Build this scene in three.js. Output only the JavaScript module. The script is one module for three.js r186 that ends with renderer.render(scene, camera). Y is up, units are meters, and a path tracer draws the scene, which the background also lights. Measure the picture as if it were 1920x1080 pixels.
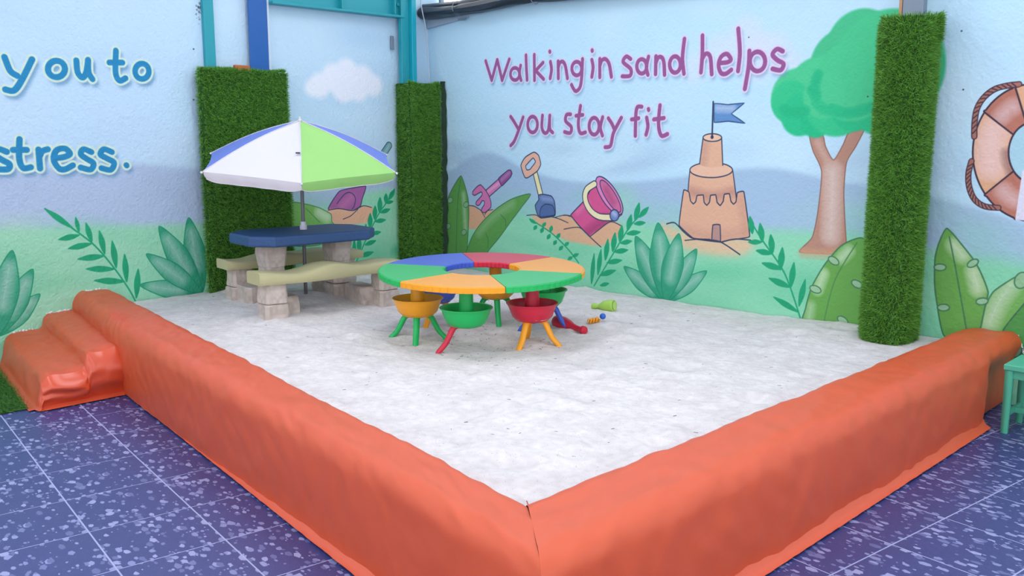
import * as THREE from 'three';
import { RoundedBoxGeometry } from 'three/addons/geometries/RoundedBoxGeometry.js';
import { mergeGeometries, mergeVertices, toCreasedNormals } from 'three/addons/utils/BufferGeometryUtils.js';
import { RectAreaLightUniformsLib } from 'three/addons/lights/RectAreaLightUniformsLib.js';
import { createNoise2D, createNoise3D } from 'simplex-noise';

// ------------------------------------------------------------------ camera, light, exposure
RectAreaLightUniformsLib.init();
const scene = new THREE.Scene();
const FOCAL = 1729, PITCH = Math.atan(290 / FOCAL), CAM = new THREE.Vector3(6.8, 1.55, 5.7);
const camera = new THREE.PerspectiveCamera(2 * Math.atan(540 / FOCAL) * 180 / Math.PI, 16 / 9, 0.05, 60);
camera.position.copy(CAM);
camera.rotation.set(-PITCH, Math.PI / 4, 0, 'YXZ');
scene.add(camera);
const renderer = new THREE.WebGLRenderer({ antialias: true });
renderer.toneMapping = THREE.LinearToneMapping;
renderer.toneMappingExposure = 0.96;
renderer.shadowMap.enabled = true;
scene.background = new THREE.Color(2.85, 2.9, 2.95);             // bright overcast daylight outside the window openings
const LAMP = 6, LAMP_COLOR = 0xfbfbff;                        // ceiling panels: soft, slightly cool white
const ROOM = { x: 9.6, z: 9.6, h: 4.4 };

// ------------------------------------------------------------------ helpers
function rng(seed) { let a = seed | 0; return () => { a = (a + 0x6d2b79f5) | 0; let t = Math.imul(a ^ (a >>> 15), 1 | a); t = (t + Math.imul(t ^ (t >>> 7), 61 | t)) ^ t; return ((t ^ (t >>> 14)) >>> 0) / 4294967296; }; }
const n2 = createNoise2D(rng(11)), n3 = createNoise3D(rng(23));
const fbm = (x, y, o = 3) => { let s = 0, a = 1, t = 0; for (let i = 0; i < o; i++) { s += a * n2(x, y); t += a; a *= 0.5; x = x * 2 + 7.1; y = y * 2 - 3.3; } return s / t; };
const V = (x, y, z) => new THREE.Vector3(x, y, z), lerp = THREE.MathUtils.lerp, clamp = THREE.MathUtils.clamp, sstep = (x, a, b) => { const t = Math.min(1, Math.max(0, (x - a) / (b - a))); return t * t * (3 - 2 * t); }, rad = THREE.MathUtils.degToRad;
// a photo pixel (1920 x 1080) meets the plane axis = value of a wall, floor or thing
const camF = V(0, 0, -1).applyEuler(camera.rotation), camR = V(1, 0, 0).applyEuler(camera.rotation), camU = V(0, 1, 0).applyEuler(camera.rotation);
function px(x, y, axis, value) {
  const d = camF.clone().multiplyScalar(FOCAL).addScaledVector(camR, x - 960).addScaledVector(camU, 540 - y);
  return CAM.clone().addScaledVector(d, (value - CAM[axis]) / d[axis]);
}
const taken = {};
const numbered = (n) => { const k = taken[n] = (taken[n] ?? -1) + 1; return k ? n + '_' + String(k).padStart(3, '0') : n; };
function tag(o, label, category, group, kind) { Object.assign(o.userData, { label, category }); if (group) o.userData.group = group; if (kind) o.userData.kind = kind; return o; }
function thing(name, label, category, pos = [0, 0, 0], turn = 0, group) {
  const o = new THREE.Group(); o.name = numbered(name); o.position.set(...pos); o.rotation.y = turn; scene.add(o);
  return tag(o, label, category, group);
}
function mesh(name, geo, mat, parent, pos) {
  const g = Array.isArray(geo) ? merge(geo) : geo;
  const m = new THREE.Mesh(g, mat); m.castShadow = m.receiveShadow = true;
  m.name = parent ? name : numbered(name);
  if (pos) m.position.set(...pos);
  (parent ?? scene).add(m); return m;
}
function merge(list) {
  const gs = list.map((g) => { const q = g.index ? g.toNonIndexed() : g.clone(); for (const k of Object.keys(q.attributes)) if (!['position', 'normal', 'uv'].includes(k)) q.deleteAttribute(k); return q; });
  return mergeGeometries(gs);
}
const rbox = (w, h, d, r = 0.01, x = 0, y = 0, z = 0, seg = 3) => new RoundedBoxGeometry(w, h, d, seg, r).translate(x, y, z);
const bx = (x0, x1, y0, y1, z0, z1) => new THREE.BoxGeometry(x1 - x0, y1 - y0, z1 - z0).translate((x0 + x1) / 2, (y0 + y1) / 2, (z0 + z1) / 2);
const lathe = (pts, seg = 40) => new THREE.LatheGeometry(pts.map(([x, y]) => new THREE.Vector2(x, y)), seg);
const tube = (pts, r, seg = 40, rs = 8) => new THREE.TubeGeometry(new THREE.CatmullRomCurve3(pts.map((p) => (p.isVector3 ? p : V(...p)))), seg, r, rs);
function capTube(pts, rFn, seg = 24, rs = 10, flat = 1) {           // tube with a radius that varies and closed ends
  const c = new THREE.CatmullRomCurve3(pts.map((p) => V(...p))), fr = c.computeFrenetFrames(seg, false), pos = [], idx = [];
  for (let i = 0; i <= seg; i++) { const p = c.getPointAt(i / seg), r = rFn(i / seg);
    for (let j = 0; j < rs; j++) { const a = j / rs * 2 * Math.PI; const q = p.clone().addScaledVector(fr.normals[i], Math.cos(a) * r).addScaledVector(fr.binormals[i], Math.sin(a) * r * flat); pos.push(q.x, q.y, q.z); } }
  for (let i = 0; i < seg; i++) for (let j = 0; j < rs; j++) { const a = i * rs + j, b = i * rs + (j + 1) % rs; idx.push(a, b, a + rs, b, b + rs, a + rs); }
  for (const [e, s] of [[0, 1], [seg, -1]]) { const p = c.getPointAt(e / seg), k = pos.length / 3; pos.push(p.x, p.y, p.z); for (let j = 0; j < rs; j++) { const a = e * rs + j, b = e * rs + (j + 1) % rs; s > 0 ? idx.push(k, b, a) : idx.push(k, a, b); } }
  const g = new THREE.BufferGeometry(); g.setAttribute('position', new THREE.Float32BufferAttribute(pos, 3)); g.setAttribute('uv', new THREE.Float32BufferAttribute(new Float32Array(pos.length / 3 * 2), 2)); g.setIndex(idx); g.computeVertexNormals(); return g;
}
function grid(nu, nv, fn, flip = false) {                          // fn(u, v) -> [x, y, z, s, t]; s, t are uv in metres
  const pos = [], uv = [], idx = [];
  for (let i = 0; i <= nu; i++) for (let j = 0; j <= nv; j++) { const q = fn(i / nu, j / nv); pos.push(q[0], q[1], q[2]); uv.push(q[3] ?? i / nu, q[4] ?? j / nv); }
  for (let i = 0; i < nu; i++) for (let j = 0; j < nv; j++) { const a = i * (nv + 1) + j, b = a + 1, c = a + nv + 1, d = c + 1; flip ? idx.push(a, b, c, b, d, c) : idx.push(a, c, b, b, c, d); }
  const g = new THREE.BufferGeometry(); g.setAttribute('position', new THREE.Float32BufferAttribute(pos, 3)); g.setAttribute('uv', new THREE.Float32BufferAttribute(uv, 2)); g.setIndex(idx); g.computeVertexNormals(); return g;
}
function extrude(pts, depth, bevel = 0.008, holes = [], seg = 2) {
  const s = new THREE.Shape(pts.map((p) => new THREE.Vector2(...p))); for (const h of holes) s.holes.push(new THREE.Path(h.map((p) => new THREE.Vector2(...p))));
  return new THREE.ExtrudeGeometry(s, { depth: depth - 2 * bevel, bevelEnabled: bevel > 0, bevelThickness: bevel, bevelSize: bevel, bevelOffset: -bevel, bevelSegments: seg, curveSegments: 12 }).translate(0, 0, bevel);
}
// ------------------------------------------------------------------ textures and materials
const canvas = (w, h) => { const c = document.createElement('canvas'); c.width = w; c.height = h; return c; };
function noiseTex(size, fn, rep = 1, srgb = false) {               // fn(x, y) in 0..1 -> grey 0..1 or [r, g, b]
  const d = new Uint8Array(size * size * 4);
  for (let y = 0; y < size; y++) for (let x = 0; x < size; x++) { const q = fn(x / size, y / size), o = (y * size + x) * 4; for (let c = 0; c < 3; c++) d[o + c] = clamp(255 * (Array.isArray(q) ? q[c] : q), 0, 255); d[o + 3] = 255; }
  const t = new THREE.DataTexture(d, size, size); t.wrapS = t.wrapT = THREE.RepeatWrapping; t.magFilter = THREE.LinearFilter; t.minFilter = THREE.LinearMipmapLinearFilter; t.repeat.set(rep, rep); if (srgb) t.colorSpace = THREE.SRGBColorSpace; t.needsUpdate = true; return t;
}
// periodic noise (random lattice, smooth steps) so that repeats have no seam
const lattice = (() => { const r = rng(71); return new Float32Array(4096).map(() => r() * 2 - 1); })();
const per = (x, y, f, k = 0) => { f = Math.max(2, Math.round(f)); const X = x * f, Y = y * f, i = Math.floor(X), j = Math.floor(Y), a = X - i, b = Y - j, u = a * a * (3 - 2 * a), v = b * b * (3 - 2 * b), h = (p, q) => { p = (p % f + f) % f; q = (q % f + f) % f; return lattice[(p * 57 + q * 131 + k * 977 + p * q * 7) & 4095]; }; return lerp(lerp(h(i, j), h(i + 1, j), u), lerp(h(i, j + 1), h(i + 1, j + 1), u), v); };
const rw = rng(5), white = new Float32Array(512 * 512).map(() => rw());
const wn = (x, y, s) => white[((Math.floor(y * s) % 512) * 512 + (Math.floor(x * s) % 512))];
const mat = (color, roughness = 0.6, o = {}) => new THREE.MeshStandardMaterial({ color, roughness, ...o });
const phys = (color, roughness, o = {}) => new THREE.MeshPhysicalMaterial({ color, roughness, ...o });
const plasterBump = noiseTex(512, (x, y) => 0.5 + 0.22 * per(x, y, 26) + 0.16 * per(x, y, 60, 4) + 0.12 * (wn(x, y, 512) - 0.5), 1.6);
const grainBump = noiseTex(512, (x, y) => 0.5 + 0.3 * per(x, y, 40) + 0.4 * (wn(x, y, 512) - 0.5), 3);
// ------------------------------------------------------------------ the painted murals (flat paint on the two plastered walls)
const MW = 6.4, MH = 3.2, MS = 320;                                // a mural covers 6.4 x 3.2 m of its wall at 320 dots a metre
const rgba = (c, a) => { if (c[0] === '#') { const n = parseInt(c.slice(1), 16); return `rgba(${n >> 16},${(n >> 8) & 255},${n & 255},${a})`; } return c.replace(/[\d.]+\)$/, (m) => parseFloat(m) * a + ')'); };
const softDisc = (g, x, y, R, k, color) => { const q = g.createRadialGradient(x, y, 0, x, y, R), k0 = clamp(k, 0, 0.95); q.addColorStop(0, rgba(color, 1)); q.addColorStop(k0, rgba(color, 1)); q.addColorStop(lerp(k0, 1, 0.5), rgba(color, 0.5)); q.addColorStop(1, rgba(color, 0)); return q; };
function mural(toWall) {                                           // toWall: photo pixel -> metres along the wall and up
  const c = canvas(MW * MS, MH * MS), g = c.getContext('2d');
  g.lineCap = g.lineJoin = 'round';
  const at = (x, y) => { const [u, v] = toWall(x, y); return [u * MS, (MH - v) * MS]; };
  const view = (ox = 0, oy = 0, sc = 1) => (p) => at(ox + p[0] / sc, oy + p[1] / sc);
  let f = view();
  const path = (pts, smooth = 0, closed = false) => {
    const q = pts.map(f), n = q.length, P = (i) => (closed ? q[(i + n) % n] : q[clamp(i, 0, n - 1)]);
    g.beginPath(); g.moveTo(...q[0]);
    for (let i = 0; i < (closed ? n : n - 1); i++) {
      const a = P(i - 1), b = P(i), d = P(i + 1), e = P(i + 2), k = smooth / 6;
      g.bezierCurveTo(b[0] + (d[0] - a[0]) * k, b[1] + (d[1] - a[1]) * k, d[0] - (e[0] - b[0]) * k, d[1] - (e[1] - b[1]) * k, d[0], d[1]);
    }
    if (closed) g.closePath();
  };
  const soft = (b, fn) => { g.save(); if (b) g.filter = `blur(${b}px)`; fn(); g.restore(); };
  const brush = (draw, color, lw, b) => { draw(); if (!b) { g.strokeStyle = color; g.lineWidth = lw; g.stroke(); return; } const m = /rgba\(.*,([\d.]+)\)$/.exec(color), al = Math.min(0.985, m ? +m[1] : 1), n = 14, each = 1 - (1 - al) ** (1 / n), col = rgba(m ? color.replace(/[\d.]+\)$/, '1)') : color, each); g.strokeStyle = col; for (let i = 0; i < n; i++) { g.lineWidth = Math.max(0.6, lw * 0.65 + 2 * (b * 1.7 + lw * 0.25) * (1 - 2 * (i + 0.5) / n)); g.stroke(); } };   // airbrushed edge
  const M = {
    c, g, at, use(ox, oy, sc) { f = view(ox, oy, sc); return M; },
    fill(pts, color, o = {}) { soft(o.blur, () => { path(pts, o.smooth ?? 1, true); g.fillStyle = color; g.fill(); });
      if (o.touch) { g.save(); path(pts, o.smooth ?? 1, true); g.clip(); for (const [p, col, w, b] of o.touch) brush(() => path(p, 1), col, w, b ?? 4); g.restore(); }
      if (o.line) { path(pts, o.smooth ?? 1, true); g.strokeStyle = o.line; g.lineWidth = o.lw ?? 3; g.stroke(); } return M; },
    line(pts, color, lw, o = {}) { brush(() => path(pts, o.smooth ?? 1), color, lw, o.blur); return M; },
    dot(p, r, color, blur = 0) { const q = f(p), R = r + blur; g.beginPath(); g.arc(q[0], q[1], R, 0, 7); g.fillStyle = blur ? softDisc(g, q[0], q[1], R, (r - blur) / R, color) : color; g.fill(); return M; },
    oval(p, rx, ry, a = 0, n = 20) { const q = []; for (let i = 0; i < n; i++) { const t = i / n * 2 * Math.PI, x = rx * Math.cos(t), y = ry * Math.sin(t); q.push([p[0] + x * Math.cos(a) - y * Math.sin(a), p[1] + x * Math.sin(a) + y * Math.cos(a)]); } return q; },
    leaf(a, b, w, color, o = {}) { const dx = b[0] - a[0], dy = b[1] - a[1], k = (t, s) => [a[0] + dx * t - dy * s * w, a[1] + dy * t + dx * s * w];
      return M.fill([a, k(0.25, 0.75), k(0.55, 1), k(0.85, 0.5), b, k(0.85, -0.5), k(0.55, -1), k(0.25, -0.75)], color, o); },
    letters(list, shade, edge, core, w) {
      const all = (dx, dy, col, lw, blur) => soft(blur, () => { g.translate(dx, dy); for (const s of list) { path(s, s.length > 2 ? 1 : 0, s.closed); g.strokeStyle = col; g.lineWidth = lw; g.stroke(); } });
      all(w * 0.45, w * 0.75, shade, w * 1.25, 3.5); all(0, 0, edge, w * 1.75, 0.6); all(0, 0, core, w, 0.4); return M;
    },
  };
  return M;
}
const ring = (M, p, rx, ry) => { const q = M.oval(p, rx, ry, 0, 12); q.closed = true; return q; };
function blotches(M, seed, colors, n, y0, y1, r0, r1) {             // roller and airbrush patches in the paint
  const r = rng(seed), { g } = M;
  for (let i = 0; i < n; i++) { const rx = lerp(r0, r1, r()) * 2.2, ry = lerp(r0, r1, r()) * 0.7; g.save(); g.globalAlpha = 0.16 + 0.24 * r(); g.translate(r() * MW * MS, lerp(y0, y1, r())); g.rotate((r() - 0.5) * 0.5); g.scale(rx, ry); g.fillStyle = softDisc(g, 0, 0, 1, 0.1, colors[Math.floor(r() * colors.length)]); g.fillRect(-1, -1, 2, 2); g.restore(); }
}
const INK = '#2b3858', FERN = '#12a070', SKIN = '#e2b295';
const agave = (M, base, tips, w = 0.13) => { for (const t of tips) { const m = (k) => [lerp(base[0], t[0], k), lerp(base[1], t[1], k)];
  M.leaf(base, t, w, '#2f9f7a', { smooth: 0.9, touch: [[[m(0.35), m(0.8)], 'rgba(180,212,196,0.85)', 8, 11]], line: '#0f8f66', lw: 2 }); } };
const sprig = (M, stem, leaves, w = 0.13, color = FERN) => { M.line(stem, color, 3.6); const ls = leaves.map(([a, b]) => Math.hypot(b[0] - a[0], b[1] - a[1])), mid = ls.slice().sort((p, q) => p - q)[ls.length >> 1]; leaves.forEach(([a, b], i) => M.leaf(a, b, w * Math.min(1.25, 0.35 + 0.65 * mid / ls[i]) * (ls[i] > mid ? Math.min(1, mid / ls[i] * 1.1) : 1), color)); };

function paintRight() {                                            // the wall with the purple words, castle and tree
  const M = mural((x, y) => { const p = px(x, y, 'z', 0); return [p.x, p.y]; }), { g } = M;
  g.fillStyle = '#bde1f5'; g.fillRect(0, 0, 2048, 1024);
  blotches(M, 3, ['#c9e6f7', '#aed8f0', '#c6e2f4', '#d2e9f6'], 60, 0, 640, 40, 130);
  M.use();
  // a painted cloud behind the last word
  for (const [x, y, r] of [[1400, 70, 40], [1350, 95, 34], [1450, 95, 36], [1300, 130, 30], [1480, 120, 26], [1420, 110, 44]]) M.dot([x, y], r * 1.1, 'rgba(216,222,238,0.5)', 12);
  // far hills
  M.fill([[700, 335], [832, 322], [868, 303], [905, 287], [940, 293], [985, 318], [1060, 338], [1160, 342], [1260, 334], [1330, 322], [1430, 315], [1490, 322], [1580, 342], [1650, 350], [1760, 372], [1930, 420], [2100, 470], [2100, 640], [700, 470]], '#a3c0dc', { blur: 5 });
  blotches(M, 8, ['#9cb9d8', '#abc8e2'], 18, 560, 640, 30, 70);
  // meadow
  M.fill([[700, 395], [840, 400], [1000, 405], [1200, 418], [1400, 428], [1640, 440], [1760, 472], [1930, 500], [2200, 560], [2200, 1200], [700, 900]], '#8fd8b4', { blur: 9 });
  blotches(M, 14, ['#a5dfbf', '#74cda2', '#84d6ae'], 46, 680, 830, 30, 80);
  blotches(M, 15, ['#52bd8d', '#5fc598'], 46, 815, 1024, 40, 90);
  // tree
  M.use(1250, 160, 2.348);
  M.fill([[585, 733], [640, 670], [665, 560], [682, 380], [645, 290], [630, 215], [685, 215], [700, 270], [735, 328], [775, 265], [815, 178], [872, 185], [832, 270], [792, 340], [780, 480], [792, 700], [810, 740], [700, 742]], '#b98a78', { smooth: 0.7, touch: [[[[730, 380], [728, 540], [722, 660]], 'rgba(222,198,196,0.9)', 26, 8], [[[665, 250], [705, 330]], 'rgba(200,165,155,0.9)', 8, 4]], line: '#8e6458', lw: 2.2 });
  M.line([[600, 738], [690, 742], [790, 735]], 'rgba(205,165,125,0.8)', 12, { blur: 5 });
  M.use();
  for (const [x, y, r, c] of [[1612, 85, 52, '#43c08a'], [1580, 120, 52, '#43c08a'], [1660, 130, 84, '#45c68c'], [1548, 140, 30, '#43c48c'], [1530, 165, 46, '#48ca90'], [1494, 182, 44, '#49ca90'], [1481, 190, 32, '#2cc489'], [1500, 216, 32, '#1fc088'], [1530, 226, 26, '#17bd85'], [1570, 190, 52, '#2dc58a'], [1602, 200, 36, '#1cbf86'], [1650, 195, 44, '#22c188'], [1600, 150, 60, '#45c88d'], [1545, 180, 34, '#48ca90']]) M.dot([x, y], r * 1.36, c, 3);
  for (const [p, c] of [[[[1522, 168], [1530, 180], [1528, 160], [1534, 140]], '#12b780'], [[[1560, 205], [1590, 212], [1640, 200]], '#14ba82'], [[[1468, 205], [1490, 212], [1510, 208]], '#12b780'], [[[1530, 190], [1545, 205], [1570, 208]], '#1dbd85']]) M.line(p, c, 9, { blur: 5 });
  // castle in its heap of sand
  M.use(1250, 160, 2.348);
  M.fill([[-40, 628], [0, 612], [60, 640], [180, 660], [300, 665], [385, 690], [340, 745], [220, 750], [80, 720], [0, 660]], 'rgba(232,186,152,0.85)', { blur: 8 });
  M.fill([[103, 370], [88, 545], [196, 552], [312, 545], [290, 372]], SKIN, { smooth: 0.05, touch: [[[[110, 470], [200, 490], [290, 470]], 'rgba(178,130,118,0.75)', 16, 7]], line: INK, lw: 2.6 });
  M.fill(M.oval([196, 373], 94, 33), '#e9bda2', { line: INK, lw: 2.6 });
  M.fill([[160, 232], [145, 348], [196, 362], [247, 352], [242, 232]], SKIN, { smooth: 0.3, touch: [[[[170, 260], [160, 340]], 'rgba(200,150,130,0.8)', 14, 6]] });
  M.line([[160, 232], [145, 346]], INK, 2.6).line([[242, 232], [247, 352]], INK, 2.6);
  M.fill(M.oval([201, 230], 41, 17), '#ecc4aa', { line: INK, lw: 2.6 });
  M.fill([[75, 462], [98, 470], [105, 508], [117, 522], [128, 512], [134, 485], [161, 483], [165, 515], [177, 528], [189, 513], [193, 485], [216, 482], [222, 515], [236, 529], [249, 510], [254, 480], [276, 477], [283, 510], [294, 523], [305, 513], [311, 473], [340, 470], [365, 665], [280, 680], [235, 690], [120, 675], [55, 615]], '#dfae92', { smooth: 0.25, touch: [[[[80, 640], [200, 668], [340, 650]], 'rgba(190,140,122,0.6)', 16, 8], [[[330, 500], [350, 640]], 'rgba(195,145,128,0.6)', 14, 7]], line: INK, lw: 2.8 });
  M.fill([[199, 680], [203, 616], [219, 612], [235, 615], [237, 686]], '#b58d87', { smooth: 0.2, line: INK, lw: 2.6 });
  M.line([[0, 610], [35, 605], [70, 640], [112, 672], [185, 680], [240, 691], [322, 745]], INK, 3).line([[80, 683], [130, 678], [190, 678]], INK, 2.4).line([[240, 691], [300, 677], [370, 682]], INK, 2.6);
  M.line([[205, 72], [200, 228]], INK, 4).dot([200, 228], 4, INK);
  M.fill([[209, 80], [270, 85], [342, 78], [285, 125], [345, 167], [270, 158], [209, 163]], '#5f8fc6', { smooth: 0.15, touch: [[[[225, 100], [290, 102]], 'rgba(190,204,232,0.85)', 10, 5]], line: '#2c4a78', lw: 2.4 });
  sprig(M, [[365, 590], [420, 680], [520, 830], [595, 1045]], [[[378, 655], [366, 575]], [[422, 692], [411, 605]], [[466, 742], [458, 655]], [[500, 815], [510, 712]], [[546, 892], [561, 778]], [[582, 975], [611, 852]], [[420, 690], [358, 690]], [[466, 742], [392, 727]], [[508, 810], [418, 782]], [[546, 890], [448, 848]], [[582, 1000], [468, 930]]], 0.15);
  // spiky plant beside the castle
  M.use(); agave(M, [1248, 566], [[1170, 500], [1325, 508], [1192, 443], [1306, 467], [1234, 418], [1273, 438]], 0.15);
  // rake, leaves and small mound
  M.use(820, 280, 5.4);
  M.fill([[300, 575], [370, 574], [420, 605], [445, 625], [500, 630], [560, 610], [600, 650], [470, 780], [320, 800]], '#d9a888', { smooth: 0.7, blur: 2 });
  M.line([[318, 570], [370, 575], [420, 603], [445, 625], [482, 690]], INK, 2.4).line([[482, 660], [510, 622], [562, 610]], INK, 2.2);
  M.fill([[620, 300], [655, 365], [525, 480], [490, 415]], '#d57fb6', { smooth: 0, touch: [[[[510, 430], [640, 330]], 'rgba(232,160,205,0.9)', 5, 2]], line: INK, lw: 2.6 });
  M.fill([[490, 415], [440, 360], [405, 375], [360, 425], [357, 455], [380, 466], [440, 432], [455, 445], [448, 470], [395, 530], [390, 556], [410, 570], [430, 560], [455, 520], [476, 525], [475, 560], [445, 610], [455, 635], [482, 640], [540, 590], [543, 535], [522, 472]], '#d676b0', { smooth: 0.5, line: INK, lw: 2.6 });
  M.fill([[620, 295], [715, 212], [745, 213], [757, 245], [740, 282], [655, 368]], '#93508f', { smooth: 0.4, touch: [[[[650, 310], [725, 238]], 'rgba(180,130,190,0.9)', 5, 3]], line: INK, lw: 2.6 });
  const LEAF = '#5b9c4c', LEAFLINE = '#3b6f52';
  M.fill([[240, 270], [130, 440], [95, 560], [78, 800], [88, 1140], [280, 1140], [318, 720], [312, 500]], LEAF, { smooth: 0.6, touch: [[[[265, 450], [275, 600], [285, 800]], 'rgba(176,205,178,0.8)', 9, 5]], line: LEAFLINE, lw: 2.6 });
  M.line([[238, 300], [205, 560], [190, 1100]], LEAFLINE, 2.2);
  for (const [x, y] of [[130, 515], [290, 560], [108, 780], [268, 840]]) M.fill(M.oval([x, y], 24, 30, 0.4), '#82b389', { line: LEAFLINE, lw: 2 });
  M.fill([[942, 453], [760, 500], [600, 600], [450, 740], [345, 900], [270, 1140], [430, 1140], [530, 1010], [630, 890], [745, 730], [850, 590]], LEAF, { smooth: 0.8, touch: [[[[420, 850], [560, 690], [760, 550]], 'rgba(150,190,140,0.75)', 14, 7]], line: LEAFLINE, lw: 2.4 });
  M.line([[640, 660], [690, 720], [690, 780]], LEAFLINE, 2).line([[490, 850], [515, 920], [510, 1000]], LEAFLINE, 2);
  // sand heap, shovel and bucket
  M.use(1040, 310, 4.32);
  M.fill([[-190, 400], [-100, 420], [0, 425], [70, 405], [130, 412], [190, 480], [285, 575], [400, 480], [460, 460], [545, 492], [520, 570], [390, 650], [250, 640], [100, 610], [-40, 540], [-150, 460]], '#dcae8c', { smooth: 0.8, blur: 3 });
  M.use(780, 280, 3.375);
  M.fill([[740, 148], [766, 140], [804, 288], [775, 292]], '#ebe3b0', { smooth: 0, line: INK, lw: 2.6 });
  M.fill([[745, 18], [775, 38], [789, 95], [765, 140], [705, 180], [686, 172], [664, 102], [690, 52]], '#e6b39f', { smooth: 0.6, line: INK, lw: 2.8 });
  M.fill([[740, 55], [756, 80], [722, 126], [702, 130], [694, 105]], '#b4d2ec', { smooth: 0.4, line: INK, lw: 2.6 });
  M.fill([[775, 290], [806, 285], [855, 295], [876, 330], [879, 418], [790, 434], [766, 405], [754, 355], [776, 320]], '#5d79ab', { smooth: 0.5, touch: [[[[800, 310], [860, 320]], 'rgba(140,165,205,0.8)', 8, 4]], line: INK, lw: 2.8 });
  M.fill([[786, 425], [790, 372], [818, 347], [856, 352], [870, 366], [876, 415]], '#4f6a9d', { smooth: 0.6, line: INK, lw: 2.4 });
  M.line([[700, 418], [755, 415], [795, 434], [850, 426], [905, 440], [962, 465]], INK, 2.2).line([[880, 430], [940, 416], [975, 425]], INK, 2.2);
  M.use(1040, 310, 4.32);
  M.fill([[350, 110], [238, 288], [130, 402], [200, 492], [285, 578], [360, 520], [445, 460], [545, 395]], '#d5568f', { smooth: 0.15, touch: [[[[250, 560], [330, 500], [420, 440]], 'rgba(150,50,100,0.7)', 16, 8], [[[180, 380], [270, 300]], 'rgba(232,120,165,0.7)', 10, 5]], line: INK, lw: 2.8 });
  M.fill(M.oval([443, 245], 178, 66, 1.01), '#dc84c0', { line: INK, lw: 2.8 });
  M.fill(M.oval([452, 250], 150, 42, 1.03), '#cf6a9c', { line: INK, lw: 2.4, touch: [[[[420, 200], [470, 300]], 'rgba(165,70,110,0.6)', 12, 6]] });
  M.line([[322, 152], [262, 195], [247, 270], [285, 360], [360, 415], [465, 422]], INK, 19, {}).line([[322, 152], [262, 195], [247, 270], [285, 360], [360, 415], [465, 422]], '#eee3b8', 14);
  M.fill(M.oval([484, 405], 36, 46), '#6f86c2', { line: INK, lw: 2.8, touch: [[[[475, 385], [490, 400]], 'rgba(190,200,230,0.9)', 6, 3]] });
  M.fill([[285, 578], [360, 520], [440, 464], [490, 462], [545, 492], [500, 575], [380, 640]], '#dcae8c', { smooth: 0.7, blur: 1.5 });
  M.line([[70, 405], [130, 412], [190, 480], [285, 578], [375, 662]], INK, 2.6).line([[285, 578], [360, 520], [420, 472], [470, 458], [540, 490]], INK, 2.4).line([[75, 518], [140, 505], [195, 503], [235, 527]], INK, 2.2);
  sprig(M, [[320, 975], [480, 705], [600, 510], [690, 405], [740, 350]], [[[365, 975], [442, 955]], [[362, 892], [497, 850]], [[420, 790], [548, 768]], [[480, 702], [597, 685]], [[530, 632], [628, 613]], [[580, 555], [698, 540]], [[640, 475], [737, 464]], [[682, 425], [762, 336]], [[298, 965], [320, 710]], [[350, 892], [376, 676]], [[410, 772], [432, 594]], [[470, 702], [490, 542]], [[526, 622], [546, 485]], [[590, 532], [621, 396]], [[650, 452], [686, 300]]], 0.16);
  M.use(780, 280, 3.375);
  sprig(M, [[720, 440], [800, 490], [870, 540], [960, 630], [1030, 720]], [[[760, 470], [716, 440]], [[765, 480], [745, 510]], [[800, 490], [822, 462]], [[805, 495], [790, 530]], [[850, 525], [860, 482]], [[850, 535], [830, 570]], [[890, 565], [912, 530]], [[890, 575], [870, 605]], [[940, 610], [968, 588]], [[930, 610], [905, 640]], [[990, 680], [1030, 660]], [[990, 680], [960, 700]]], 0.3);
  // big leaves either side of the turf column
  const BIG = '#68a84e';
  M.use(1250, 160, 2.348);
  M.fill([[866, 674], [770, 705], [695, 790], [640, 885], [612, 980], [604, 1080], [900, 1120], [930, 800]], BIG, { smooth: 0.7, touch: [[[[800, 730], [770, 760]], 'rgba(200,225,195,0.9)', 14, 6], [[[690, 830], [665, 900]], 'rgba(200,225,195,0.9)', 12, 6], [[[635, 970], [625, 1040]], 'rgba(190,218,186,0.8)', 10, 6]], line: '#3f7a55', lw: 2.8 });
  M.line([[838, 692], [740, 860], [688, 1060]], '#4b8a4f', 2.4);
  for (const [x, y, a] of [[735, 772, 0.6], [655, 898, 0.4], [838, 875, 0.5], [775, 1035, 0.6]]) M.fill(M.oval([x, y], 26, 15, a), '#9cc69c', { line: '#3f7a55', lw: 2.4 });
  M.use(1580, 340, 3.176);
  M.fill([[1032, 568], [900, 655], [850, 740], [780, 900], [800, 1000], [1300, 1100], [1300, 540], [1120, 560]], '#6fae58', { smooth: 0.6, touch: [[[[1000, 620], [930, 720], [870, 850]], 'rgba(198,222,196,0.85)', 18, 8]], line: '#3f7a55', lw: 2.6 });
  M.fill([[1200, 600], [1080, 730], [960, 880], [940, 1000], [1300, 1100], [1300, 620]], '#4c9447', { smooth: 0.5, line: '#35694c', lw: 2.6 });
  M.fill(M.oval([1065, 590], 40, 50, 0.5), '#8dbd90', { line: '#3f7a55', lw: 2.4 });
  M.fill([[620, 280], [572, 370], [550, 460], [547, 600], [560, 720], [605, 920], [790, 960], [850, 735], [866, 660], [830, 560], [782, 470], [700, 365]], BIG, { smooth: 0.6, touch: [[[[665, 380], [715, 440]], 'rgba(206,228,202,0.9)', 16, 7], [[[780, 540], [805, 640]], 'rgba(206,228,202,0.9)', 16, 7]], line: '#3f7a55', lw: 2.8 });
  M.line([[635, 330], [680, 560], [740, 900]], '#3f7a55', 2.6);
  for (const [x, y, a] of [[580, 512, 0], [775, 488, -0.5], [600, 752, 0], [830, 715, -0.1]]) M.fill(M.oval([x, y], 36, 20, a), '#95c39b', { line: '#3f7a55', lw: 2.4 });
  M.fill(M.oval([1010, 1000], 60, 50), '#7fb58e', { line: '#3b7358', lw: 2.4 });
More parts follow.
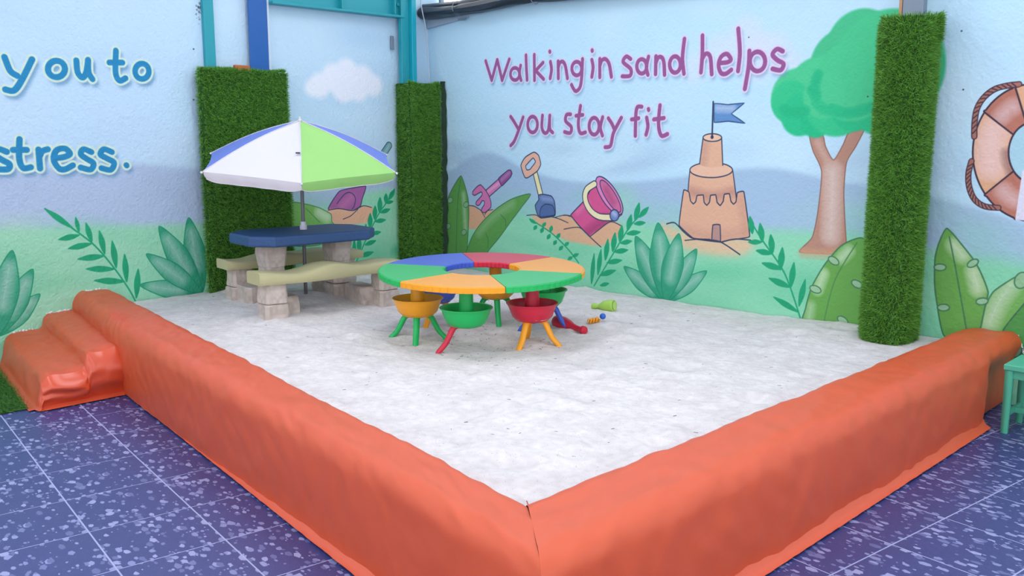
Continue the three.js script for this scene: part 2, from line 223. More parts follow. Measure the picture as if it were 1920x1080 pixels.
  // lifebuoy with its rope
  M.use(1780, 130, 3.486);
  const LB = '#e0ac88', BAND = '#b97563', LINE = '#3a2a3c';
  const arc = (rx, ry, a0, a1, n = 14) => Array.from({ length: n + 1 }, (_, i) => { const a = rad(lerp(a0, a1, i / n)); return [555 + rx * Math.cos(a), 545 + ry * Math.sin(a)]; });
  M.fill([...arc(402, 450, 0, 360, 40)], LB, { smooth: 1, touch: [[arc(290, 330, 165, 205), 'rgba(238,204,196,0.95)', 30, 10], [arc(185, 220, 130, 180), 'rgba(120,80,80,0.7)', 8, 5]], line: LINE, lw: 3 });
  for (const [a0, a1] of [[216, 252], [107, 143], [36, 72], [288, 324]]) M.fill([...arc(402, 450, a0, a1), ...arc(168, 200, a1, a0)], BAND, { smooth: 0.4, touch: [[arc(300, 340, a0 + 8, a1 - 10), 'rgba(222,186,186,0.9)', 16, 7]], line: LINE, lw: 3 });
  M.fill([...arc(168, 200, 0, 360, 30)], '#a9d2e2', { smooth: 1, line: LINE, lw: 3 });
  M.fill([[478, 660], [430, 985], [700, 1000], [700, 640]], '#dcdcec', { smooth: 0 });
  for (const pts of [[[455, 98], [390, 105], [300, 128], [225, 185], [180, 260], [165, 350], [163, 440]], [[145, 600], [125, 680], [130, 770], [165, 850], [230, 895], [320, 905]]]) {
    M.line(pts, LINE, 11).line(pts, '#a96f62', 7.5);
    const cv = new THREE.CatmullRomCurve3(pts.map((p) => V(p[0], p[1], 0)));
    for (let i = 1; i < 16; i++) { const p = cv.getPointAt(i / 16), t = cv.getTangentAt(i / 16), a = Math.atan2(t.y, t.x) + 0.75; M.line([[p.x - 17 * Math.cos(a), p.y - 17 * Math.sin(a)], [p.x + 17 * Math.cos(a), p.y + 17 * Math.sin(a)]], LINE, 1.9); }
  }
  // words
  const L = [], A = (...s) => L.push(...s.map((q) => { const r = q.map((p) => [900 + p[0] / 4.697, 60 + p[1] / 4.697]); r.closed = q.closed; return r; })), B = (...s) => L.push(...s.map((q) => { const r = q.map((p) => [1150 + p[0] / 4.32, 40 + p[1] / 4.32]); r.closed = q.closed; return r; }));
  M.use();
  A([[50, 255], [103, 425]], [[103, 425], [152, 245]], [[152, 245], [195, 425]], [[195, 425], [258, 240]], ring(M, [308, 370], 40, 54), [[358, 295], [348, 360], [362, 425]], [[405, 205], [409, 320], [415, 422]], [[478, 200], [480, 425]], [[555, 270], [490, 340]], [[490, 340], [560, 415]], [[620, 262], [630, 330], [618, 408]], [[614, 170], [616, 176]],
    [[688, 258], [690, 408]], [[690, 310], [705, 270], [730, 262], [752, 300], [770, 408]], ring(M, [852, 322], 43, 60), [[903, 238], [895, 400], [880, 488], [840, 520], [806, 465]], [[985, 245], [996, 310], [985, 395]], [[987, 160], [989, 167]], [[1055, 238], [1055, 398]], [[1058, 290], [1075, 248], [1108, 240], [1138, 285], [1157, 394]],
    [[270, 745], [300, 790], [335, 850]], [[380, 750], [335, 880], [300, 965], [270, 1000]], ring(M, [463, 815], 43, 70), [[550, 735], [545, 840], [570, 890], [602, 862], [615, 735]], [[614, 740], [615, 850], [640, 886]], [[798, 725], [762, 730], [755, 785], [803, 835], [795, 888], [745, 880]], [[885, 650], [866, 800], [882, 888], [928, 884]], [[845, 738], [905, 730]], ring(M, [1005, 830], 44, 74), [[1080, 750], [1060, 840], [1078, 912]], [[1130, 760], [1160, 805], [1180, 850]], [[1245, 755], [1175, 890], [1150, 1000], [1102, 1015]]);
  B([[140, 305], [105, 285], [80, 330], [140, 385], [135, 440], [72, 445]], ring(M, [230, 365], 40, 58), [[285, 287], [268, 370], [280, 433]], [[345, 283], [342, 428]], [[346, 335], [365, 292], [395, 295], [410, 340], [415, 433]], ring(M, [500, 350], 44, 66), [[576, 142], [560, 300], [572, 424]], [[722, 115], [721, 270], [710, 413]], [[718, 310], [750, 262], [785, 290], [797, 428]], [[858, 338], [920, 332], [952, 310], [920, 265], [875, 285], [852, 350], [870, 415], [910, 425], [955, 393]],
    [[1012, 60], [1025, 250], [1010, 403]], [[1102, 240], [1095, 370], [1065, 548]], ring(M, [1168, 325], 62, 78), [[1372, 242], [1325, 225], [1290, 270], [1330, 315], [1378, 345], [1355, 395], [1290, 385]], [[230, 692], [195, 695], [182, 760], [178, 928]], [[148, 795], [205, 785]], [[270, 780], [280, 850], [265, 918]], [[284, 710], [286, 718]], [[378, 680], [366, 830], [388, 925], [438, 913]], [[328, 795], [410, 783]]);
  M.letters(L, 'rgba(106,134,176,0.55)', '#dcd2ea', '#96548f', 10);
  for (const [x, y] of [[1803, 58], [1806, 168], [1627, 181], [1404, 70]]) M.dot([x, y], 1.6, '#3a4660');
  return M.c;
}
function paintLeft() {                                             // the wall with the blue words
  const M = mural((x, y) => { const p = px(x, y, 'x', 0); return [MW - p.z, p.y]; }), { g } = M;
  g.fillStyle = '#bfddf2'; g.fillRect(0, 0, 2048, 1024);
  blotches(M, 33, ['#c3def2', '#accfe8', '#c0d8ee', '#d0e6f5'], 60, 0, 640, 40, 130);
  M.use();
  M.fill([[-300, 330], [0, 322], [215, 306], [380, 318], [560, 330], [780, 345], [780, 470], [-300, 520]], '#adc2de', { blur: 6 });
  M.fill([[-300, 432], [0, 427], [380, 418], [560, 398], [780, 385], [790, 800], [-300, 1000]], '#97d8b6', { blur: 8 });
  blotches(M, 34, ['#a8dcbc', '#86d0a8', '#7cd0a6'], 46, 690, 840, 30, 80);
  blotches(M, 35, ['#60c596', '#70cba0'], 34, 830, 1024, 40, 90);
  // cloud
  for (const [x, y, r] of [[600, 160, 30], [625, 145, 34], [650, 135, 34], [680, 148, 34], [700, 160, 28], [645, 165, 36], [672, 168, 30], [585, 165, 20]]) M.dot([x, y], r * 1.1, '#e9edf8', 9);
  // purple shovel, leaf and heap
  M.use(560, 250, 4.32);
  M.line([[640, 235], [730, 100]], INK, 23, { smooth: 0 }).line([[640, 235], [730, 100]], '#6aa3ab', 19, { smooth: 0 }).line([[660, 220], [735, 95]], 'rgba(170,205,205,0.8)', 6, { blur: 3 });
  M.line([[480, 480], [640, 235]], '#8a6ab0', 9, { smooth: 0 });
  M.fill([[330, 470], [240, 610], [330, 640], [440, 625], [500, 590], [515, 530], [545, 430], [450, 440]], '#a9609f', { smooth: 0.5, touch: [[[[350, 590], [430, 520]], 'rgba(205,120,170,0.7)', 14, 6]], line: INK, lw: 2.6 });
  M.line([[310, 570], [370, 495], [420, 480], [458, 520], [450, 590], [430, 615]], INK, 2.2);
  M.fill([[225, 625], [330, 608], [440, 625], [530, 588], [605, 605], [560, 720], [330, 740], [240, 700]], '#e6b292', { smooth: 0.7, blur: 1.5 });
  M.line([[240, 622], [330, 610], [440, 625], [520, 588], [590, 600]], INK, 2.4).line([[480, 615], [420, 670], [360, 695]], INK, 2.2);
  M.fill([[-60, 570], [60, 574], [165, 602], [262, 655], [270, 720], [330, 780], [180, 900], [-60, 900]], '#79b55c', { smooth: 0.5, touch: [[[[170, 640], [230, 680]], 'rgba(205,225,200,0.9)', 18, 7]], line: '#4e8457', lw: 2.4 });
  M.line([[60, 610], [170, 720]], '#4e8457', 2.2);
  sprig(M, [[470, 1035], [560, 830], [650, 650], [705, 570], [775, 452]], [[[490, 1000], [608, 960]], [[535, 905], [628, 868]], [[590, 815], [668, 798]], [[615, 715], [708, 700]], [[660, 645], [742, 612]], [[700, 565], [768, 550]], [[730, 540], [778, 452]], [[450, 1035], [450, 850]], [[490, 970], [490, 835]], [[540, 870], [545, 735]], [[578, 775], [580, 645]], [[615, 700], [620, 585]], [[655, 645], [660, 515]], [[705, 565], [708, 485]]], 0.17);
  M.use(); M.dot([742, 470], 16, 'rgba(60,180,125,0.5)', 10);
  // ferns and spiky plants
  M.use(0, 360, 4.155);
  agave(M, [1570, 790], [[1090, 725], [1470, 200], [1240, 268], [1140, 483]], 0.14);
  agave(M, [-20, 1120], [[-120, 420], [310, 795], [255, 602], [95, 455]], 0.16);
  sprig(M, [[350, 130], [560, 280], [730, 410], [880, 580], [1000, 750], [1055, 850]], [[[570, 285], [345, 128]], [[617, 315], [588, 193]], [[717, 395], [668, 236]], [[817, 488], [773, 297]], [[907, 595], [873, 376]], [[987, 705], [970, 480]], [[1062, 830], [1077, 595]], [[622, 335], [452, 372]], [[717, 402], [527, 442]], [[817, 497], [602, 524]], [[897, 600], [667, 600]], [[977, 697], [732, 690]]], 0.11);
  // words
  M.use(0, 80, 4.153);
  const f = (list) => list;
  M.letters(f([[[35, 112], [80, 220], [135, 258]], [[250, 130], [170, 290], [110, 372], [42, 365]], ring(M, [440, 205], 66, 64), [[595, 138], [605, 230], [642, 272], [672, 230], [686, 135]], [[686, 135], [690, 230], [720, 284]], [[903, 62], [900, 230], [930, 295], [978, 277]], [[852, 155], [953, 155]], ring(M, [1106, 223], 54, 60),
    [[52, 850], [-10, 830], [-40, 870], [10, 910], [72, 945], [60, 985], [-30, 985]], [[152, 752], [150, 900], [180, 975], [240, 970]], [[102, 835], [208, 835]], [[300, 832], [312, 980]], [[310, 880], [330, 845], [372, 830]], [[425, 900], [500, 890], [545, 865], [505, 825], [440, 840], [418, 910], [460, 980], [510, 985], [568, 955]], [[712, 852], [650, 830], [630, 870], [675, 905], [728, 940], [705, 988], [628, 972]], [[872, 852], [810, 830], [782, 870], [830, 900], [888, 935], [862, 990], [790, 977]], [[984, 953], [987, 957]]]),
  'rgba(92,140,178,0.75)', '#cfe6d6', '#1a86b8', 13);
  M.use();
  for (const [x, y] of [[363, 92], [363, 187]]) M.dot([x, y], 2, '#3a4660');
  for (let i = 0, r = rng(9); i < 26; i++) M.dot([366 + 12 * r(), 5 + 50 * r() * r()], 1 + 2 * r(), 'rgba(70,84,96,0.5)', 1);   // flaked paint beside the post
  return M.c;
}
const muralTex = (c) => { const t = new THREE.CanvasTexture(c); t.colorSpace = THREE.SRGBColorSpace; t.wrapS = t.wrapT = THREE.ClampToEdgeWrapping; t.anisotropy = 8; return t; };
const wallBump = plasterBump.clone(); wallBump.repeat.set(10, 5); wallBump.needsUpdate = true;
const muralRight = mat(0xffffff, 0.75, { map: muralTex(paintRight()), bumpMap: wallBump, bumpScale: 0.004 });
const muralLeft = mat(0xffffff, 0.75, { map: muralTex(paintLeft()), bumpMap: wallBump, bumpScale: 0.006 });
// ------------------------------------------------------------------ structure
const struct = (name, geo, m, parent) => { const o = mesh(name, geo, m, parent); o.userData.kind = 'structure'; return o; };
function wallUV(g, fn) { const p = g.attributes.position, u = g.attributes.uv; for (let i = 0; i < p.count; i++) u.setXY(i, ...fn(p.getX(i), p.getY(i), p.getZ(i))); return g; }
const WIN0 = 2.69, WIN_A = 2.95, WIN1 = 4.15;
const plain = mat(0xc4d6e0, 0.8, { bumpMap: plasterBump, bumpScale: 0.003 });
// the two walls behind the camera are open to daylight above a parapet
const opening = (axis, at) => [[-0.2, 9.8, 0, 0.75], [-0.2, 9.8, 3.4, ROOM.h], [-0.2, 0.4, 0.75, 3.4], [4.5, 4.9, 0.75, 3.4], [9.2, 9.8, 0.75, 3.4]].map(([a, b, y0, y1]) => (axis === 'z' ? bx(at, at + 0.2, y0, y1, a, b) : bx(a, Math.min(b, ROOM.x), y0, y1, at, at + 0.2)));
const wl = struct('wall_left', wallUV(bx(-0.2, 0, 0, WIN_A, -0.2, ROOM.z), (x, y, z) => [(MW - z) / MW, y / MH]), muralLeft);
tag(wl, 'pale blue plaster wall painted with ferns and blue words', 'wall');
const wr = struct('wall_right', wallUV(bx(0, ROOM.x, 0, WIN0, -0.2, 0), (x, y) => [x / MW, y / MH]), muralRight);
tag(wr, 'pale blue plaster wall painted with castle, tree and purple words', 'wall');
tag(struct('wall_right', bx(0, ROOM.x, WIN1, ROOM.h, -0.2, 0), plain), 'plain wall strip above the window over the purple words', 'wall');
tag(struct('wall_left', bx(-0.2, 0, WIN1, ROOM.h, -0.2, ROOM.z), plain), 'plain wall strip above the window over the blue words', 'wall');
tag(struct('wall_rear', opening('z', ROOM.x), plain), 'plain pale wall facing the blue lettered wall', 'wall');
tag(struct('wall_front', opening('x', ROOM.z), plain), 'plain pale wall facing the purple lettered wall', 'wall');
tag(struct('ceiling', bx(-0.2, ROOM.x + 0.2, ROOM.h, ROOM.h + 0.2, -0.2, ROOM.z + 0.2), mat(0xe4e6e8, 0.85)), 'white flat ceiling', 'ceiling');

// high strip windows above the painted walls: frame, bars and panes
const frameM = mat(0x6d7f97, 0.5), paneM = phys(0xffffff, 0.0, { transmission: 1, thickness: 0, ior: 1.45 });
function stripWindow(name, label, y0, pitch, turned) {
  const w = new THREE.Group(); w.name = name; w.userData = { kind: 'structure', label, category: 'window' }; scene.add(w);
  const L = turned ? ROOM.z : ROOM.x, n = Math.floor((L - 0.1) / pitch);
  if (turned) { w.rotation.y = Math.PI / 2; w.position.set(0, 0, L); }
  const x0 = (L - n * pitch) / 2;
  mesh('window_frame', [bx(0.02, L, y0, y0 + 0.035, -0.16, -0.04), bx(0.02, L, WIN1 - 0.035, WIN1, -0.16, -0.04)], frameM, w);
  const bar = bx(-0.012, 0.012, y0 + 0.035, WIN1 - 0.035, -0.12, -0.08), pane = bx(0.014, pitch - 0.014, y0 + 0.035, WIN1 - 0.035, -0.103, -0.097);
  for (let i = 0; i <= n; i++) mesh('bar', bar, frameM, w, [x0 + i * pitch, 0, 0]);
  for (let i = 0; i < n; i++) mesh('pane', pane, paneM, w, [x0 + i * pitch, 0, 0]);
}
stripWindow('window_1', 'high strip window with slim bars above the black roll', WIN0, 0.315, false);
stripWindow('window_2', 'high strip window above the teal beam', WIN_A, 0.64, true);

// floor: mortar bed with terrazzo tiles laid parallel to the long orange border
const TERRAZZO = (() => {
  const c = canvas(1024, 1024), g = c.getContext('2d'), r = rng(77); g.fillStyle = '#3b417a'; g.fillRect(0, 0, 1024, 1024);
  for (let i = 0; i < 9000; i++) { g.fillStyle = ['#3b4176', '#4a5088', '#363c6c', '#535990'][i % 4]; g.globalAlpha = 0.5; g.fillRect(r() * 1024, r() * 1024, 2 + 3 * r(), 2 + 3 * r()); }
  g.globalAlpha = 1;
  for (let i = 0; i < 900; i++) { const x = r() * 1024, y = r() * 1024, s = 4 + 16 * r() ** 2, n = 5 + Math.floor(3 * r()), a = r() * 6.3; g.fillStyle = ['#7f85b6', '#8a90bf', '#6e74a6', '#959ac6', '#61679a'][Math.floor(r() * 5)];
    for (const [dx, dy] of [[0, 0], [-1024, 0], [0, -1024]]) { g.beginPath(); const q = rng(i + 1); for (let k = 0; k < n; k++) { const t = a + k / n * 6.283, d = s * (0.6 + 0.55 * q()); g.lineTo(x + dx + d * 1.35 * Math.cos(t), y + dy + d * 0.8 * Math.sin(t)); } g.fill(); } }
  const t = new THREE.CanvasTexture(c); t.colorSpace = THREE.SRGBColorSpace; t.wrapS = t.wrapT = THREE.RepeatWrapping; t.anisotropy = 8; return t;
})();
const tileM = mat(0xffffff, 0.42, { map: TERRAZZO });
const floor = struct('floor', bx(-0.2, ROOM.x + 0.2, -0.2, -0.001, -0.2, ROOM.z + 0.2), mat(0xa4a9d0, 0.7)); tag(floor, 'blue-grey speckled terrazzo tile floor', 'floor');
const TILE = 0.4, TA = Math.atan(0.127);                             // tile pitch and turn, measured on the joints
const BORDER = { in0: V(0.0, 0, 3.035), in1: V(4.89, 0, 3.73), in2: V(4.89, 0, 0.02), out0: V(0.0, 0, 3.325), out1: V(5.24, 0, 4.03), out2: V(5.23, 0, 0.02) };
{
  const tg = [0, 1, 2, 3, 4, 5].map((k) => { const g = new THREE.BoxGeometry(TILE - 0.007, 0.02, TILE - 0.007).translate(0, -0.01, 0); const p = g.attributes.position, u = g.attributes.uv, a = k * 1.37; for (let i = 0; i < p.count; i++) { const x = p.getX(i), z = p.getZ(i), s = k % 2 ? -1 : 1; u.setXY(i, s * x / 1.1 + a, z / 1.1 + a * 1.7); } return g; });
  const far = [0, 1, 2].map((k) => tg[k]); const rest = [], r = rng(4), o = V(1.262, 0, 4.211), e1 = V(Math.cos(TA), 0, Math.sin(TA)), e2 = V(-Math.sin(TA), 0, Math.cos(TA));
  const cross = V(1.63, 0, 4.1).sub(o).dot(e1);
  const cells = [];
  for (let i = -30; i < 30; i++) for (let j = -30; j < 30; j++) {
    const c = o.clone().addScaledVector(e1, cross + (i + 0.5) * TILE).addScaledVector(e2, (j + 0.5) * TILE);
    if (c.x < -0.12 || c.z < -0.12 || c.x > ROOM.x - 0.15 || c.z > ROOM.z - 0.15) continue;
    if (c.x < 4.75 && c.z < 2.85 + c.x * 0.13) continue;             // under the sand
    const d = c.clone().sub(CAM), depth = d.dot(camF), sx = 960 + FOCAL * d.dot(camR) / depth, sy = 540 - FOCAL * d.dot(camU) / depth;
    const seen = depth > 0.5 && sx > -500 && sx < 2420 && sy < 1500;
    cells.push([c, seen ? depth : 100 + c.distanceTo(CAM), Math.floor(r() * 6)]);
  }
  cells.sort((a, b) => a[1] - b[1]);
  cells.forEach(([c, , k], i) => {
    if (i < 290) { const m = mesh('tile', tg[k], tileM, floor, [c.x, 0, c.z]); m.rotation.y = -TA; }
    else rest.push(far[k % 3].clone().rotateY(-TA).translate(c.x, 0, c.z));
  });
  if (rest.length) { const m = mesh('tile_field', rest, tileM, floor); m.userData.kind = 'stuff'; }
}

// steel posts and beam on the walls
const tealM = mat(0x1f9aa8, 0.45), blueM = mat(0x135ba8, 0.4), greyM = mat(0x7f8c9c, 0.5, { metalness: 0.3 });
{
  let o = thing('steel_post', 'slim teal steel post rising behind the wide turf panel', 'post', [0, 0, 0]);
  mesh('tube', rbox(0.04, ROOM.h, 0.085, 0.006, 0.021, ROOM.h / 2, 2.2), tealM, o);
  o = thing('steel_column', 'broad blue steel column rising behind the wide turf panel', 'column');
  mesh('flange', [rbox(0.012, ROOM.h, 0.165, 0.003, 0.046, ROOM.h / 2, 1.79), rbox(0.04, ROOM.h, 0.012, 0.003, 0.021, ROOM.h / 2, 1.79)], blueM, o);
  mesh('edge_strip', rbox(0.045, ROOM.h, 0.02, 0.004, 0.0235, ROOM.h / 2, 1.694), mat(0xc6d4e4, 0.6), o);
  o = thing('steel_beam', 'teal steel beam along the top of the blue lettered wall', 'beam');
  mesh('web', rbox(0.03, 0.34, 1.33, 0.004, 0.04, 2.745, 1.02), tealM, o);
  mesh('lower_flange', rbox(0.1, 0.02, 1.33, 0.004, 0.055, 2.575, 1.02), tealM, o);
  for (const z of [0.46, 1.02]) mesh('stiffener', rbox(0.05, 0.3, 0.012, 0.002, 0.08, 2.74, z), tealM, o);
  for (const z of [0.4, 0.44]) mesh('bolt', new THREE.CylinderGeometry(0.014, 0.014, 0.02, 10).rotateZ(Math.PI / 2).translate(0.062, 2.68, z), tealM, o);
  o = thing('steel_post', 'teal steel post in the corner above the narrow turf panel', 'post');
  mesh('web', rbox(0.05, ROOM.h, 0.09, 0.006, 0.07, ROOM.h / 2, 0.345), tealM, o);
  mesh('flange', rbox(0.1, ROOM.h, 0.05, 0.006, 0.085, ROOM.h / 2, 0.275), mat(0x0fa3b8, 0.4), o);
  mesh('bracket', rbox(0.02, 0.12, 0.03, 0.004, 0.02, 2.35, 0.44), greyM, o);
  o = thing('steel_post', 'grey steel post standing inside the tall round turf column', 'post');
  mesh('tube', rbox(0.12, ROOM.h, 0.06, 0.006, 4.545, ROOM.h / 2, 0.16), greyM, o);
  mesh('wood_strip', rbox(0.018, ROOM.h - 0.4, 0.06, 0.003, 4.474, ROOM.h / 2 + 0.1, 0.16), mat(0xb48a68, 0.7), o);
  tag(mesh('wood_block', rbox(0.035, 0.05, 0.13, 0.006, 0.075, 2.05, 1.965), mat(0xb4653c, 0.8)), 'small orange wood block on top of the wide turf panel', 'block');
}
// black sheet rolled up under the window
{
  const o = thing('rolled_curtain', 'black plastic sheet rolled up and tied along the high window', 'curtain');
  const black = mat(0x262c3a, 0.35);
  const roll = (y, z, r0, x0, x1, seed) => grid(150, 20, (u, v) => { const x = lerp(x0, x1, u), a = v * 2 * Math.PI, pinch = 1 - 0.16 * Math.exp(-((((x % 0.95) - 0.5) / 0.03) ** 2)), r = r0 * pinch * (1 + 0.16 * n2(x * 1.7, seed + Math.cos(a) * 1.4) + 0.1 * n2(Math.cos(a) * 3, Math.sin(a) * 3 + seed + x * 0.6)), yy = y - 0.012 * Math.sin(x * 3.3) ; return [x, yy + r * Math.sin(a), z + r * 1.1 * Math.cos(a)]; });
  mesh('roll', [roll(2.635, 0.085, 0.05, 0.02, 4.38, 1), roll(2.685, 0.07, 0.03, 0.02, 4.38, 8)], black, o);
  for (let i = 0; i < 5; i++) mesh('tie', new THREE.TorusGeometry(0.056, 0.003, 6, 24).rotateY(Math.PI / 2).translate(0.5 + i * 0.95, 2.64, 0.085), mat(0x8a94a6, 0.6), o);
  const lo = thing('roll_bracket', 'pale angle strip below the black roll near the corner', 'bracket'); mesh('strip', extrude([[0, 0], [0.55, 0.05], [0.55, 0.075], [0, 0.075]], 0.03, 0.004).translate(0.02, 2.505, 0.005), mat(0x9fb0c2, 0.6), lo);
  mesh('hook', rbox(0.09, 0.018, 0.02, 0.004, 0.52, 2.545, 0.045), greyM, lo);
  tag(mesh('hanging_wire', tube([[0.1, 3.3, 0.16], [0.11, 2.7, 0.17], [0.12, 2.5, 0.13], [0.14, 2.2, 0.12], [0.16, 1.99, 0.13]], 0.005, 40, 6), mat(0xb8c2d0, 0.6)), 'thin grey wire hanging in the corner beside teal post', 'wire');
}
// ceiling light panels
{
  const spots = [[2.4, 2.2], [2.4, 5.4], [5.6, 2.2], [5.6, 5.4], [8.2, 3.8], [4.2, 8.2]];
  spots.forEach(([x, z], i) => {
    const o = thing('ceiling_light', 'square white ceiling light panel', 'ceiling light', [x, ROOM.h, z], 0, 'square ceiling light panels');
    const w = 1.2; mesh('frame', [rbox(w + 0.06, 0.05, 0.03, 0.005, 0, -0.026, w / 2 + 0.015), rbox(w + 0.06, 0.05, 0.03, 0.005, 0, -0.026, -w / 2 - 0.015), rbox(0.03, 0.05, w, 0.005, w / 2 + 0.015, -0.026, 0), rbox(0.03, 0.05, w, 0.005, -w / 2 - 0.015, -0.026, 0)], mat(0xe8eaee, 0.5), o);
    mesh('diffuser', bx(-w / 2, w / 2, -0.03, -0.01, -w / 2, w / 2), mat(0xffffff, 0.6, { emissive: LAMP_COLOR, emissiveIntensity: 1 }), o);
    const L = new THREE.RectAreaLight(LAMP_COLOR, LAMP, w, w); L.position.set(0, -0.055, 0); L.rotation.x = -Math.PI / 2; L.name = 'panel_light'; L.castShadow = true; o.add(L);
  });
}
// ------------------------------------------------------------------ sand
const mound = (x, z, cx, cz, r, h) => h * Math.exp(-((x - cx) ** 2 + (z - cz) ** 2) / (r * r));
const dents = (() => { const r = rng(31); return Array.from({ length: 130 }, () => [r() * 5, r() * 4, 0.05 + 0.09 * r(), 0.006 + 0.012 * r()]); })();
function sandY(x, z) {
  let y = 0.3 + 0.012 * fbm(x * 1.1, z * 1.1, 3) + 0.004 * fbm(x * 4 + 9, z * 4, 3) + 0.0016 * n2(x * 15, z * 15);
  y += mound(x, z, 0.95, 2.03, 0.42, 0.07) + mound(x, z, 0.3, 2.4, 0.5, 0.02) + mound(x, z, 4.3, 0.05, 0.7, 0.03) + mound(x, z, 1.3, 2.55, 0.35, 0.02) + mound(x, z, 1.25, 0.1, 0.6, 0.015) - mound(x, z, 2.85, 2.0, 0.5, 0.025);
  for (const [cx, cz, r, h] of dents) { const d2 = ((x - cx) ** 2 + (z - cz) ** 2) / (r * r); if (d2 < 6) y += h * (0.55 * Math.exp(-((Math.sqrt(d2) - 1.25) ** 2) * 4) - 0.9 * Math.exp(-d2 * 1.3)); }
  return y;
}
const SAND = noiseTex(512, (x, y) => { const n = 0.03 * per(x, y, 9) + 0.03 * per(x, y, 33, 2) + 0.06 * (wn(x, y, 512) - 0.5) - (wn(x, y, 256) > 0.996 ? 0.22 : 0); return [0.85 + n, 0.83 + n, 0.83 + n]; }, 1, true);
const sandBump = noiseTex(512, (x, y) => 0.5 + 0.3 * per(x, y, 26, 1) + 0.25 * per(x, y, 80, 3) + 0.35 * (wn(x, y, 512) - 0.5));
const sandM = mat(0xffffff, 0.95, { map: SAND, bumpMap: sandBump, bumpScale: 0.0032 });
tag(mesh('sand', grid(330, 240, (u, v) => { const zEnd = lerp(3.04, 3.73, u) + 0.06, x = 0.005 + u * 4.95, z = 0.005 + v * zEnd; return [x, sandY(x, z), z, x / 0.8, z / 0.8]; }, true), sandM), 'white play sand filling the bordered pit', 'sand', null, 'stuff');

{ // twigs and crumbs scattered in the sand
  const g = new THREE.CapsuleGeometry(0.0016, 0.01, 2, 5).rotateZ(Math.PI / 2), N = 420, m = new THREE.InstancedMesh(g, mat(0xffffff, 0.9), N), r = rng(63), c = new THREE.Color(), M4 = new THREE.Matrix4();
  for (let i = 0; i < N; i++) { const k = r(), near = k < 0.4, x = near ? 2.7 + 0.9 * (r() - 0.5) + 0.3 * r() : 0.1 + 4.7 * r(), z = near ? 1.9 + 0.9 * (r() - 0.5) : 0.1 + 3.1 * r(), s = 0.35 + 1.1 * r() * r(); m.setMatrixAt(i, M4.compose(V(x, sandY(x, z) + 0.001, z), new THREE.Quaternion().setFromEuler(new THREE.Euler(0, r() * 6.3, 0)), V(s * (1 + r()), s, s))); const d = 0.12 + 0.25 * r(); m.setColorAt(i, c.setRGB(d, d * 0.88, d * 0.8)); }
  m.name = 'crumbs'; m.userData.kind = 'stuff'; m.castShadow = m.receiveShadow = true; scene.getObjectByName('sand').add(m);
}

// ------------------------------------------------------------------ orange padded borders and steps
const vinylBump = noiseTex(512, (x, y) => 0.5 + 0.3 * per(x, y, 5) + 0.12 * per(x, y, 18, 3), 1);
const vinylM = phys(0xcf532c, 0.5, { bumpMap: vinylBump, bumpScale: 0.004, clearcoat: 0.12, clearcoatRoughness: 0.45, sheen: 0 });
const hemM = phys(0xd85d3c, 0.45);
// profile across a pad from the outer foot over the top to the inner foot: [lateral 0..1, height, outward x, outward y]
function padProfile(H, w, r = 0.085) {
  const P = [], n = 14;
  for (let i = 0; i <= n; i++) P.push([0, 0.012 + (H - r - 0.012) * i / n, -1, 0]);
  for (let i = 1; i <= 10; i++) { const a = i / 10 * Math.PI / 2; P.push([r * (1 - Math.cos(a)) / w, H - r + r * Math.sin(a), -Math.cos(a), Math.sin(a)]); }
  for (let i = 1; i < 10; i++) P.push([lerp(r / w, 1 - r / w, i / 10), H, 0, 1]);
  for (let i = 0; i <= 10; i++) { const a = (1 - i / 10) * Math.PI / 2; P.push([1 - r * (1 - Math.cos(a)) / w, H - r + r * Math.sin(a), Math.cos(a), Math.sin(a)]); }
  for (let i = 1; i <= 8; i++) P.push([1, lerp(H - r, 0.012, i / 8), 1, 0]);
  return P;
}
function pad(os, oe, is, ie, H, seed, shapeFn, flip) {
  const w = 0.335, P = padProfile(H, w), len = os.distanceTo(oe), nL = 200;
  return grid(nL, P.length - 1, (u, v) => {
    const [q, y, nx, ny] = P[Math.round(v * (P.length - 1))], O = os.clone().lerp(oe, u), I = is.clone().lerp(ie, u), lat = I.clone().sub(O).normalize(), s = u * len;
    let b = 0.016 * Math.sin(Math.PI * clamp(y / H, 0, 1)) * Math.abs(nx);                               // foam bulges between floor and edge
    b += 0.006 * fbm(s * 1.3 + seed, v * 3, 2) + 0.0035 * n2(s * 6 + seed + y * 3, v * 7);
    b += 0.006 * Math.max(0, n2(s * 3.2 + seed * 2 + (1 - y / H) * 1.1, v * 2.2)) ** 2;                  // soft drapes
    b -= ny * 0.006 * (1 + n2(s * 0.8, seed));
    const p = O.lerp(I, q).addScaledVector(lat, nx * b); p.y = y + ny * b;
    if (shapeFn) shapeFn(p, s, q, y, nx, ny);
    return [p.x, p.y, p.z, s * 1.4, v * 1.5];
  }, flip);
}
